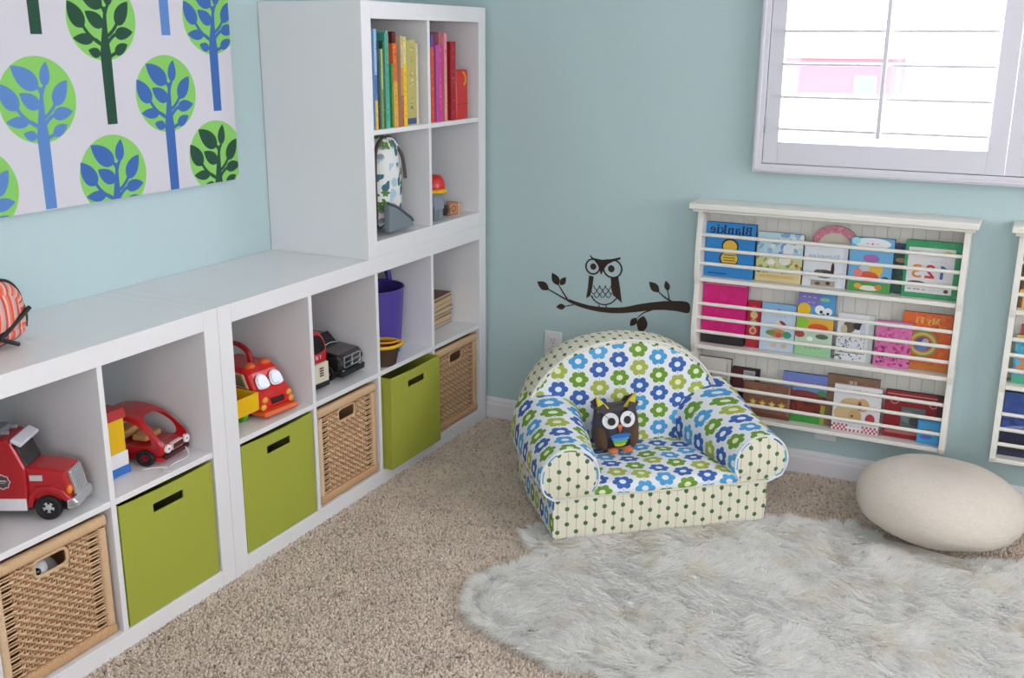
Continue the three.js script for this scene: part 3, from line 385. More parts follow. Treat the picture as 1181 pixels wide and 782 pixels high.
// ------------------------------------------------------------------ wall decal of an owl on a branch (cut vinyl)
{
  const V = mat(0x38281f, 0.6), D = 0.0012;
  const t = thing('wall_decal', 'dark brown owl on a leafy branch decal stuck on the wall', 'decal', [0, 0, 0.0004]);
  const ex = (pts, holes) => extrude(shapeOf(pts, holes), D);
  const rib = (pts, w0, w1 = w0) => { const c = new THREE.CatmullRomCurve3(pts.map((p) => new THREE.Vector3(p[0], p[1], 0))), n = 16, a = [], b = []; for (let i = 0; i <= n; i++) { const p = c.getPoint(i / n), d = c.getTangent(i / n), w = (w0 + (w1 - w0) * (i / n)) / 2; a.push([p.x - d.y * w, p.y + d.x * w]); b.unshift([p.x + d.y * w, p.y - d.x * w]); } return ex([...b.reverse(), ...a.reverse()]); };
  const disc = (c, a, b, n = 40) => Array.from({ length: n }, (_, i) => [c[0] + a * cos((i / n) * 2 * PI), c[1] + b * sin((i / n) * 2 * PI)]);
  const DD = {brow: [[0.813, 0.7056], [0.828, 0.6939], [0.8612, 0.6902], [0.9004, 0.6964], [0.9358, 0.7073], [0.9335, 0.6984], [0.9072, 0.6878], [0.8847, 0.675], [0.8708, 0.6549], [0.8603, 0.6325], [0.8544, 0.6514], [0.8473, 0.6695], [0.8315, 0.6855], [0.818, 0.6936]], wingL: [[0.8132, 0.6264], [0.8313, 0.6238], [0.8271, 0.5822], [0.8193, 0.5495], [0.8034, 0.5374], [0.8097, 0.5803]], wingR: [[0.8994, 0.6265], [0.9286, 0.6333], [0.9365, 0.5941], [0.9458, 0.5359], [0.9282, 0.5503], [0.9114, 0.5611], [0.9027, 0.5841]], belly: [[0.8239, 0.5513], [0.8358, 0.5347], [0.8528, 0.5245], [0.8763, 0.5215], [0.9045, 0.5312], [0.9249, 0.5519]], branch: [[0.7309, 0.5253], [0.7652, 0.5196], [0.8196, 0.5117], [0.8865, 0.5125], [0.9522, 0.5209], [1.0164, 0.5403], [1.0796, 0.5557], [1.1296, 0.5646], [1.2011, 0.5648], [1.2029, 0.53], [1.1563, 0.5306], [1.0999, 0.5283], [1.0557, 0.5211], [1.0047, 0.5088], [0.9399, 0.4966], [0.8739, 0.4918], [0.8201, 0.4951], [0.7724, 0.503], [0.738, 0.5132], [0.7269, 0.5184]], tw1: [[0.7379, 0.5177], [0.6962, 0.5344], [0.6437, 0.5577]], tw2: [[0.7274, 0.5249], [0.7062, 0.5529], [0.6899, 0.577]], tw3: [[0.7518, 0.5064], [0.7314, 0.5008], [0.7108, 0.4938]], tw4: [[1.136, 0.5635], [1.1103, 0.576], [1.0842, 0.5947]], tw5: [[1.1265, 0.5655], [1.1243, 0.5837], [1.119, 0.6028]], tw6: [[1.0619, 0.5238], [1.0306, 0.5075], [1.0088, 0.4872]], tw7: [[1.0431, 0.5153], [1.0321, 0.5014], [1.028, 0.4914]], foot1: [[0.8557, 0.5185], [0.8573, 0.5091]], foot2: [[0.8836, 0.5198], [0.8865, 0.5125]], eyeL: [[0.8269, 0.6612], [0.8547, 0.6639], [0.8277, 0.6329]], eyeR: [[0.9055, 0.6609], [0.9418, 0.6645], [0.9066, 0.6272]], pupL: [[0.8289, 0.6614], [0.8408, 0.6626], [0.8292, 0.6495]], pupR: [[0.9002, 0.6603], [0.9133, 0.6616], [0.9007, 0.6473]], leaf: [[[0.5992, 0.5803], [0.6486, 0.555]], [[0.6614, 0.621], [0.6899, 0.5763]], [[0.7188, 0.6102], [0.6968, 0.5771]], [[0.6811, 0.4903], [0.7191, 0.4961]], [[1.0479, 0.6272], [1.0874, 0.5932]], [[1.1112, 0.6375], [1.1216, 0.6019]], [[0.9809, 0.4526], [1.0069, 0.4857]], [[1.0222, 0.4273], [1.0323, 0.497]]], scales: [[[0.8322, 0.5904], [0.8373, 0.5795], [0.8447, 0.5752], [0.8517, 0.5811], [0.8562, 0.5929]], [[0.8555, 0.5929], [0.8606, 0.582], [0.8679, 0.5778], [0.8749, 0.5836], [0.8793, 0.5954]], [[0.8786, 0.5954], [0.8837, 0.5845], [0.891, 0.5803], [0.8979, 0.5861], [0.9023, 0.5979]], [[0.8213, 0.5733], [0.8264, 0.5624], [0.8338, 0.5581], [0.8409, 0.564], [0.8453, 0.5759]], [[0.8447, 0.5758], [0.8498, 0.565], [0.8571, 0.5607], [0.8641, 0.5666], [0.8685, 0.5785]], [[0.8679, 0.5784], [0.873, 0.5676], [0.8803, 0.5633], [0.8873, 0.5691], [0.8916, 0.581]], [[0.891, 0.5809], [0.8961, 0.5701], [0.9033, 0.5659], [0.9103, 0.5717], [0.9146, 0.5835]], [[0.8331, 0.5599], [0.8382, 0.549], [0.8456, 0.5448], [0.8526, 0.5507], [0.8571, 0.5626]], [[0.8564, 0.5625], [0.8615, 0.5517], [0.8688, 0.5474], [0.8758, 0.5533], [0.8802, 0.5652]], [[0.8796, 0.5651], [0.8847, 0.5543], [0.892, 0.55], [0.8989, 0.5559], [0.9033, 0.5677]]]};
  const smooth = (pts) => spline(pts, pts.length * 5);
  mesh('branch', merge([ex(smooth(DD.branch)), rib(DD.tw1, 0.007, 0.0035), rib(DD.tw2, 0.006, 0.003), rib(DD.tw3, 0.004, 0.003), rib(DD.tw4, 0.007, 0.0035), rib(DD.tw5, 0.005, 0.003), rib(DD.tw6, 0.006, 0.003)]), V, t);
  for (const [tip, base] of DD.leaf) {
    const dx = tip[0] - base[0], dy = tip[1] - base[1], L = Math.hypot(dx, dy), ux = dx / L, uy = dy / L, w = L * 0.29, o = [];
    for (let i = 0; i <= 20; i++) { const f = i / 20, k = sin(PI * f ** 0.85) * w; o.push([base[0] + ux * L * f - uy * k, base[1] + uy * L * f + ux * k]); }
    for (let i = 19; i > 0; i--) { const f = i / 20, k = -sin(PI * f ** 0.85) * w; o.push([base[0] + ux * L * f - uy * k, base[1] + uy * L * f + ux * k]); }
    mesh('leaf', ex(o.reverse()), V, t);
  }
  const er = (c, R) => { const a = Math.abs(R[0][0] - c[0]), b = Math.abs(R[1][1] - c[1]); return ex(disc(c, a + 0.0025, b + 0.0025), [disc(c, a - 0.0035, b - 0.0035).reverse()]); };
  mesh('eye_ring', er(DD.eyeL[0], [DD.eyeL[1], DD.eyeL[2]]), V, t); mesh('eye_ring', er(DD.eyeR[0], [DD.eyeR[1], DD.eyeR[2]]), V, t);
  mesh('pupil', ex(disc(DD.pupL[0], 0.0118, 0.012)), V, t); mesh('pupil', ex(disc(DD.pupR[0], 0.013, 0.0132)), V, t);
  mesh('brow', ex(DD.brow), V, t); mesh('wing', ex(DD.wingL), V, t); mesh('wing', ex(DD.wingR), V, t);
  mesh('breast', merge([rib(DD.belly, 0.005), rib(DD.foot1, 0.004), rib(DD.foot2, 0.004), ...DD.scales.map((s) => rib(s, 0.0026))]), V, t);
}
// ---- power outlets
function outlet(label, x, y) {
  const t = thing('power_outlet', label, 'outlet', [x, y, 0.0005]); mesh('plate', box(0.072, 0.116, 0.006, 0, 0.058, 0.003, 0.0025, 2), plastW, t);
  for (const yy of [0.036, 0.08]) { const s = mesh('socket', box(0.034, 0.03, 0.002, 0, yy, 0.0068, 0.0008), mat(0xdedee0, 0.4), t); for (const dx of [-0.006, 0.006]) mesh('slot', box(0.002, 0.008, 0.0006, dx, yy + 0.003, 0.0079, 0), black, s); mesh('slot', box(0.004, 0.004, 0.0006, 0, yy - 0.008, 0.0079, 0), black, s); }
  mesh('screw', cyl(0.003, 0.003, 0.001, 0, 0.058, 0.0065, 'z', 10), silver, t);
}
outlet('white power outlet on the wall just above the armchair back', 0.672, 0.277);
outlet('white power outlet peeking out below the full book rack', 1.715, 0.135);

// ------------------------------------------------------------------ child's upholstered armchair
{
  const FL = ['#3d66b0', '#4f9fd6', '#6f9a35', '#a9b552', '#3f9db0', '#3d66b0', '#5aa9dc', '#6f9a35'];
  const tileW = 0.272, tileH = 0.232; // four columns, four rows
  const flowers = canvasTex(1024, 872, (g, w, h) => {
    g.fillStyle = '#e6eaee'; g.fillRect(0, 0, w, h); const cw = w / 4, chh = h / 4;
    const order = [[0, 2, 3, 1], [3, 0, 1, 2], [1, 2, 5, 7], [5, 3, 0, 6]];
    for (let c = 0; c < 4; c++) for (let r = -1; r < 5; r++) {
      const x = (c + 0.5) * cw, y = (r + (c % 2 ? 0.5 : 0) + 0.25) * chh, col = FL[order[c][(r + 4) % 4]];
      g.strokeStyle = '#8a9a6a'; g.lineWidth = 5; g.beginPath(); g.moveTo(x, y - chh / 2); g.lineTo(x, y + chh / 2); g.stroke();
      g.fillStyle = col; for (let k = 0; k < 6; k++) { const a = (k * PI) / 3; g.beginPath(); g.ellipse(x + cos(a) * cw * 0.31, y + sin(a) * chh * 0.29, cw * 0.165, chh * 0.17, 0, 0, 7); g.fill(); }
      g.beginPath(); g.ellipse(x, y, cw * 0.34, chh * 0.31, 0, 0, 7); g.fill(); g.fillStyle = col === FL[3] || col === FL[2] ? '#e3ecc0' : '#e2ecf4'; g.beginPath(); g.ellipse(x, y, cw * 0.16, chh * 0.15, 0, 0, 7); g.fill();
    }
  }, [1 / tileW, 1 / tileH]);
  const dotW = 0.058, dotH = 0.1;
  const dots = canvasTex(256, 440, (g, w, h) => {
    g.fillStyle = '#e6e3d0'; g.fillRect(0, 0, w, h);
    for (let c = 0; c < 2; c++) { const x = (c + 0.5) * w / 2; g.fillStyle = '#a8984a'; for (let i = 0; i < 22; i++) g.fillRect(x - 5, i * 20, 10, 11); g.fillStyle = '#4f7340'; for (let r = -1; r < 3; r++) { const y = (r + 0.5 + (c ? 0.5 : 0)) * h / 2; g.beginPath(); g.arc(x, y, 31, 0, 7); g.fill(); } }
  }, [1 / dotW, 1 / dotH]);
  const weave = noiseTex(256, (x, y) => 128 + 60 * sin(x * 0.8) * sin(y * 0.8) + 40 * PN.noise(x / 20, y / 20, 2), [40, 40]);
  const FM = mat(0xffffff, 0.9, { map: flowers, bumpMap: weave, bumpScale: 0.0004 }), DM = mat(0xffffff, 0.9, { map: dots, bumpMap: weave, bumpScale: 0.0004 }), PM = mat(0xe6e8e6, 0.85);
  const ang = Math.atan2(0.634, 0.774);
  const t = thing('armchair', 'small round backed armchair in blue and green flower fabric', 'armchair', [1.097, 0.018, 0.924], ang);
  const wob = (q, a = 0.004) => { const k = PN.noise(q[0] * 9, q[1] * 9, q[2] * 9); return [q[0] + a * k, q[1] + a * PN.noise(q[0] * 8 + 5, q[1] * 8, q[2] * 8), q[2]]; };
  const put = (name, P, [mf, ms, mb], z, piping = true, edgeM = PM) => {
    const gr = new THREE.Group(); gr.name = name; gr.position.set(0, 0, z); t.add(gr);
    mesh('front_fabric', P.front, mf, gr); mesh('side_fabric', P.side, ms, gr); mesh('rear_fabric', P.back, mb, gr);
    if (piping) mesh('piping', tube(P.edge.slice(0, -1), 0.0032, 120, 6, true), edgeM, gr);
    return gr;
  };
  const W = 0.69;
  // base
  put('base', prism(rrect(0.0, W, 0, 0.142, 0.012, 4), 0.47, { r: 0.004, puff: 0.006, bulge: 0.004, n: 120, mid: 12, warp: (q) => wob(q, 0.003) }), [DM, FM, FM], 0, false);
  // arms: rolled, overhanging the base, rising a little towards the back
  const armOutline = (cx, cy, r, xa, xb) => { const o = []; o.push([xa, 0.128], [xb, 0.128]); for (let i = 0; i <= 26; i++) { const a = -0.62 + (i / 26) * (PI + 1.24); o.push([cx + r * cos(a), cy + r * sin(a)]); } return o; };
  const rise = (flare, cx) => (q) => { const v = Math.max(0, -q[2] / 0.36); const inner = Math.max(0, Math.min(1, (flare < 0 ? cx - q[0] : q[0] - cx) / 0.08)); q = [q[0] + flare * v * inner, q[1], q[2]]; const y = q[1] + 0.055 * v * v * Math.max(0, (q[1] - 0.13) / 0.16); return wob([q[0], y, q[2]], 0.004); };
  put('armrest', prism(armOutline(0.05, 0.2, 0.093, 0.0, 0.145), 0.4, { r: 0.011, puff: 0.01, n: 90, mid: 14, warp: rise(0.045, 0.03) }), [DM, FM, FM], 0.002);
  put('armrest', prism(armOutline(0.664, 0.2, 0.09, 0.572, 0.69), 0.4, { r: 0.011, puff: 0.01, n: 90, mid: 14, warp: rise(-0.08, 0.68) }), [DM, FM, FM], 0.002);
  // back: wide arch, leaning very slightly
  const arch = []; { const cx = 0.332, a = 0.344, b = 0.3, cy = 0.212, n = 2.25; arch.push([cx - a + 0.012, 0.02], [cx + a - 0.012, 0.02]); for (let i = 0; i <= 44; i++) { const th = (i / 44) * PI, c = cos(th), s = sin(th); arch.push([cx + a * Math.sign(c) * Math.abs(c) ** (2 / n), cy + b * s ** (2 / n)]); } }
  put('backrest', prism(arch, 0.125, { r: 0.014, puff: 0.03, puffBack: 0.01, bulge: 0.004, n: 130, mid: 8, warp: (q) => wob([q[0], q[1], q[2] - 0.07 * Math.max(0, q[1] - 0.2)], 0.004) }), [FM, DM, FM], -0.335);
  // seat cushion with a rolled front edge
  { const pf = [[0.004, 0.136], [0.008, 0.15], [0.002, 0.166], [-0.02, 0.176], [-0.06, 0.18], [-0.14, 0.182], [-0.24, 0.18], [-0.34, 0.176]], rows = [], uvs = []; const c = new THREE.CatmullRomCurve3(pf.map((p) => new THREE.Vector3(0, p[1], p[0]))), n = 30, L = c.getLength();
    for (let i = 0; i <= n; i++) { const p = c.getPointAt(i / n), row = [], u = []; for (let j = 0; j <= 28; j++) { const f = j / 28, x = 0.128 + f * 0.455; const dip = -0.016 * (2 * f - 1) ** 6 * Math.min(1, i / 6) + 0.006 * PN.noise(x * 14, p.z * 14, 4); row.push([x, p.y + dip, p.z]); u.push([x + 0.02, (i / n) * L + 0.03]); } rows.push(row); uvs.push(u); }
    mesh('seat_cushion', surf(rows, uvs, false), FM, t); mesh('piping', tube(rows[0].map((p) => [p[0], p[1], p[2] + 0.001]), 0.003, 40, 6), PM, t); }
  mesh('seam_cord', tube([[0.006, 0.138, 0.004], [0.34, 0.137, 0.009], [0.684, 0.138, 0.004]], 0.0026, 30, 6), mat(0xdcd8ba, 0.9), t);
}

// ------------------------------------------------------------------ plush owl on the seat
{
  const t = thing('plush_owl', 'dark grey plush owl with yellow ears sitting in the armchair', 'plush toy', [1.168, 0.209, 0.583], 0.66); t.rotation.z = 0.06;
  const fab = mat(0x4a464c, 0.95), brownF = mat(0x5b4432, 0.95), yel = mat(0xd8c53a, 0.9), felt = mat(0xe9e9ec, 0.9), org = mat(0xd8774a, 0.9);
  const out = spline([[-0.055, 0.004], [0, 0], [0.055, 0.004], [0.072, 0.04], [0.07, 0.09], [0.064, 0.125], [0.062, 0.168], [0.046, 0.15], [0, 0.143], [-0.046, 0.15], [-0.062, 0.168], [-0.064, 0.125], [-0.07, 0.09], [-0.072, 0.04]], 90);
  const P = prism(out, 0.05, { r: 0.022, puff: 0.028, puffBack: 0.02, bulge: 0.006, n: 90, mid: 5 });
  mesh('body', merge([P.front, P.side, P.back]), fab, t);
  const zf = (x, y) => 0.0275 * (1 - Math.min(1, Math.hypot(x / 0.06, (y - 0.078) / 0.078)) ** 2.2) + 0.002;
  const disc = (x, y, r, m, dz, name, par = t, sy = 1) => { const g = new THREE.CylinderGeometry(r, r, 0.004, 32); g.rotateX(PI / 2); g.scale(1, sy, 1); g.rotateX(-0.28 * ((y - 0.07) / 0.06)); g.rotateY(x * 9); g.translate(x, y, zf(x, y) + dz); return mesh(name, g, m, par); };
  for (const s of [-1, 1]) { disc(s * 0.028, 0.105, 0.026, felt, 0.002, 'eye_patch'); disc(s * 0.026, 0.104, 0.0125, black, 0.0055, 'eye'); }
  const bk = new THREE.ConeGeometry(0.009, 0.026, 12); bk.rotateX(PI + 0.25); bk.scale(1, 1, 0.6); bk.translate(0, 0.077, 0.033); mesh('beak', bk, org, t);
  for (const s of [-1, 1]) {
    const ep = [[s * 0.024, 0.138], [s * 0.06, 0.128], [s * 0.066, 0.182], [s * 0.046, 0.164]]; if (s < 0) ep.reverse(); const e = extrude(shapeOf(ep), 0.012, 0.002); e.translate(0, 0, -0.012); mesh('ear', e, yel, t);
    const wsh = spline([[0, 0], [0.03, 0.008], [0.036, 0.04], [0.02, 0.075], [0.002, 0.06]], 24).map(([x, y]) => [x, y]); const w = prism(wsh, 0.012, { r: 0.004, puff: 0.004, puffBack: 0.004, n: 24, mid: 3 }); const wg = merge([w.front, w.side, w.back]); if (s < 0) wg.rotateY(PI).translate(0, 0, -0.012); wg.rotateY(s * 0.7); wg.translate(s * 0.048, 0.004, 0.014); mesh('wing', wg, brownF, t);
    const ft = new THREE.SphereGeometry(0.016, 14, 10); ft.scale(1.1, 0.45, 1.3); ft.translate(s * 0.024, 0.006, 0.03); mesh('foot', ft, org, t);
  }
  // rainbow belly patch: bands
  const cols = [0x3b6fb8, 0x4f9fce, 0x77b648, 0xd3c640]; cols.forEach((c, i) => { const y = 0.054 - i * 0.011, hw = 0.034 - i * 0.005, g = new THREE.CylinderGeometry(1, 1, 1, 20, 1, false); g.rotateX(PI / 2); g.scale(hw, 0.0075, 0.006); g.translate(0.002, y, zf(0, y) + 0.001); mesh('belly_band', g, mat(c, 0.9), t); });
}

// ------------------------------------------------------------------ sheepskin rug
const RUG = [[0.995, 0.85], [0.992, 0.879], [1.033, 0.947], [1.081, 0.989], [1.123, 1.023], [1.097, 1.081], [1.05, 1.137], [1.02, 1.207], [1.019, 1.276], [1.042, 1.348], [1.079, 1.389], [1.143, 1.424], [1.209, 1.446], [1.275, 1.473], [1.322, 1.477], [1.366, 1.505], [1.416, 1.504], [1.437, 1.475], [1.477, 1.473], [1.507, 1.49], [1.544, 1.518], [1.671, 1.608], [1.85, 1.67], [2.05, 1.64], [2.2, 1.68], [2.4, 1.62], [2.58, 1.5], [2.66, 1.3], [2.6, 1.1], [2.68, 0.9], [2.64, 0.65], [2.5, 0.46], [2.367, 0.42], [2.3, 0.44], [2.2, 0.44], [2.05, 0.41], [1.923, 0.405], [1.855, 0.395], [1.8, 0.46], [1.74, 0.455], [1.66, 0.45], [1.6, 0.455], [1.5, 0.5], [1.35, 0.56], [1.2, 0.68], [1.08, 0.79]];
{
  const inside = (x, z) => { let c = false; for (let i = 0, j = RUG.length - 1; i < RUG.length; j = i++) { const [xi, zi] = RUG[i], [xj, zj] = RUG[j]; if (zi > z !== zj > z && x < ((xj - xi) * (z - zi)) / (zj - zi) + xi) c = !c; } return c; };
  const near = (x, z) => { let b = 9, nx = 0, nz = 0; for (let i = 0, j = RUG.length - 1; i < RUG.length; j = i++) { const [ax, az] = RUG[j], [bx2, bz2] = RUG[i], dx = bx2 - ax, dz = bz2 - az; const f = Math.max(0, Math.min(1, ((x - ax) * dx + (z - az) * dz) / (dx * dx + dz * dz))); const px = ax + dx * f - x, pz = az + dz * f - z, d = Math.hypot(px, pz); if (d < b) { b = d; nx = px / (d || 1); nz = pz / (d || 1); } } return [b, nx, nz]; };
  const t = thing('sheepskin_rug', 'shaggy white sheepskin rug spread on the beige carpet', 'rug', [0, 0.008, 0]);
  const cxr = 1.8, czr = 1.0, sh2 = RUG.map(([x, z]) => { const [, , ] = [0, 0, 0]; const dx = x - cxr, dz = z - czr, l = Math.hypot(dx, dz), k = (l - 0.035) / l; return [cxr + dx * k, -(czr + dz * k)]; }).reverse();
  const pelt = extrude(shapeOf(sh2), 0.006, 0.002); pelt.rotateX(-PI / 2); mesh('pelt', pelt, mat(0xf0ebe0, 0.95), t);
  // one lock of wool: eight curved tapering strands
  const strands = []; let ls = 77; const lr = () => { ls = (ls * 16807) % 2147483647; return ls / 2147483647; };
  for (let k = 0; k < 9; k++) {
    const a = lr() * 6.28, bx0 = cos(a) * 0.005 * lr(), bz0 = sin(a) * 0.005 * lr(), L = 0.03 + 0.016 * lr(), sd = (lr() - 0.5) * 0.9, w = 0.0009 + 0.0006 * lr(), tw = lr() * 6.28, pos = [], idx = [], uv = [];
    for (let i = 0; i <= 5; i++) { const f = i / 5, y = L * (f * 0.92 - 0.28 * f * f), x = bx0 + L * (0.15 * f + 0.72 * f * f) + 0.002 * sin(f * 7 + tw), z = bz0 + L * sd * f * f + 0.0025 * sin(f * 6 + tw * 2), ww = w * (1 - 0.8 * f * f); pos.push(x - ww * sin(tw), y, z - ww * cos(tw), x + ww * sin(tw), y, z + ww * cos(tw)); uv.push(0, f, 1, f); if (i < 5) { const o = i * 2; idx.push(o, o + 1, o + 3, o, o + 3, o + 2); } }
    const g = new THREE.BufferGeometry(); g.setAttribute('position', new THREE.Float32BufferAttribute(pos, 3)); g.setAttribute('uv', new THREE.Float32BufferAttribute(uv, 2)); g.setIndex(idx); g.computeVertexNormals(); strands.push(g);
  }
  const lock = mergeGeometries(strands);
  const fx = 0.634, fz = 0.774, inChair = (x, z) => { const dx = x - 1.097, dz = z - 0.924, u = dx * fz - dz * fx, v = dx * fx + dz * fz; return u > 0.012 && u < 0.68 && v < -0.012 && v > -0.5; };
  const pts = []; const sp = 0.0056;
  for (let x = 0.97; x < 2.7; x += sp) for (let z = 0.36; z < 1.7; z += sp) {
    const X = x + rr(-0.004, 0.004), Zz = z + rr(-0.004, 0.004); if (!inside(X, Zz) || inChair(X, Zz) || Math.hypot(X - 2.125, Zz - 0.345) < 0.165) continue;
    if (X > 2.3 + (Zz > 1.2 ? 0.12 : 0.2) && rnd() < 0.6) continue; // thinner far outside the picture
    pts.push([X, Zz]);
  }
  const fur = new THREE.InstancedMesh(lock, phys(0xffffff, 0.9, { transmission: 0.45, thickness: 0 }), pts.length); fur.name = 'fleece'; fur.userData.kind = 'stuff';
  const m4 = new THREE.Matrix4(), q = new THREE.Quaternion(), q2 = new THREE.Quaternion(), s = new THREE.Vector3(), p = new THREE.Vector3(), c = new THREE.Color(), Y = new THREE.Vector3(0, 1, 0);
  pts.forEach(([x, z], i) => {
    const [d, nx, nz] = near(x, z); let a = 0.9 + 3.2 * PN.noise(x * 4, z * 4, 1) + 2.2 * PN.noise(x * 18, z * 18, 7) + rr(-0.9, 0.9); const ed = Math.max(0, 1 - d / 0.05) * rr(0.45, 1);
    let vx = cos(a) * (1 - ed) + nx * ed * 1.3, vz = sin(a) * (1 - ed) + nz * ed * 1.3; a = Math.atan2(-vz, vx);
    q.setFromAxisAngle(Y, a); q2.setFromAxisAngle(new THREE.Vector3(0, 0, 1), -0.12 - 0.35 * ed + rr(-0.25, 0.25)); q.multiply(q2);
    const dp = Math.hypot(x - 2.125, z - 0.345); const under = (Math.abs(0) , dp < 0.25 ? 0.55 : 1);
    const dx = x - 1.097, dz = z - 0.924, v = dx * fx + dz * fz, u = dx * fz - dz * fx; const byChair = v < 0.05 && v > -0.52 && u > -0.05 && u < 0.74 ? 0.62 : 1;
    const k = rr(0.8, 1.2) * (1 + 0.25 * PN.noise(x * 11, z * 11, 3)) * Math.min(under, byChair); s.set(k, k * rr(0.9, 1.1), k); p.set(x, d < 0.035 ? 0.0 : 0.005, z); fur.setMatrixAt(i, m4.compose(p, q, s));
    const n = PN.noise(x * 7, z * 7, 9); c.set(n > 0.25 && rnd() < 0.6 ? 0xf8f4ea : rnd() < 0.25 ? 0xfaf8f3 : 0xfdfdfb); fur.setColorAt(i, c);
  });
  t.add(sh(fur));
}

// ------------------------------------------------------------------ felted wool pouf
{
  const t = thing('wool_pouf', 'round off white felted wool pouf resting on the rug by the wall', 'pouf', [2.125, 0.016, 0.345]);
  const g = new THREE.SphereGeometry(1, 96, 64), P = g.attributes.position;
  for (let i = 0; i < P.count; i++) { let x = P.getX(i), y = P.getY(i), z = P.getZ(i); const n = 1 + 0.03 * PN.noise(x * 1.6 + 3, y * 1.6, z * 1.6) + 0.008 * PN.noise(x * 6, y * 6, z * 6); const sy = Math.sign(y) * Math.abs(y) ** 0.9; x *= 0.244 * n; z *= 0.236 * n; y = 0.112 + sy * 0.112 * n - 0.05 * x * (y > 0 ? 1 : 0.3); P.setXYZ(i, x, Math.max(0.002 + 0.0006 * rnd(), y), z); }
  g.computeVertexNormals();
  const felt = noiseTex(512, (x, y) => 128 + 60 * PN.noise(x / 5, y / 5, 1) + 50 * PN.noise(x / 16, y / 16, 5) + 60 * (rnd() - 0.5), [5, 3]);
  const fc = canvasTex(512, 512, (c, w, h) => { c.fillStyle = '#e3d9cd'; c.fillRect(0, 0, w, h); for (let i = 0; i < 2600; i++) { c.globalAlpha = 0.18; c.fillStyle = ['#eee6dc', '#d8cabb', '#e9dfd6', '#dccdbd'][i % 4]; c.beginPath(); c.ellipse(rnd() * w, rnd() * h, rr(3, 12), rr(2, 6), rnd() * 3, 0, 7); c.fill(); } }, [3, 2]);
  mesh('body', g, mat(0xffffff, 1.0, { map: fc, bumpMap: felt, bumpScale: 0.0035 }), t);
}

// ------------------------------------------------------------------ toys in the cubbies (each built with its nose towards local +z)
const FY = 0.4035, heading = (hx, hz) => Math.atan2(hx, hz);
const hubM = mat(0xd9dadc, 0.3, { metalness: 0.5 });
function wheel(par, x, y, z, r, w, rim = hubM, tyre = rubber, spokes = 5) {
  const s = Math.sign(x), g = new THREE.Group(); g.name = 'wheel'; par.add(g);
  const pf = [[r * 0.45, -w / 2], [r * 0.93, -w / 2], [r, -w * 0.3], [r, w * 0.3], [r * 0.93, w / 2], [r * 0.6, w / 2], [r * 0.55, w * 0.3], [r * 0.45, w * 0.3]].map((p) => new THREE.Vector2(...p));
  const t = new THREE.LatheGeometry(pf, 28); t.rotateZ(-s * PI / 2); t.translate(x, y, z); mesh('tyre', t, tyre, g);
  const hb = [cyl(r * 0.56, r * 0.56, w * 0.3, x + s * w * 0.08, y, z, 'x', 24), cyl(r * 0.16, r * 0.16, w * 0.2, x + s * w * 0.32, y, z, 'x', 12)]; mesh('hub', merge(hb), rim, g);
  if (spokes) { const h = []; for (let k = 0; k < spokes; k++) { const a = (k / spokes) * 2 * PI; h.push(cyl(r * 0.12, r * 0.12, 0.001, x + s * w * 0.235, y + r * 0.36 * cos(a), z + r * 0.36 * sin(a), 'x', 10)); } mesh('hub_hole', merge(h), black, g); }
}
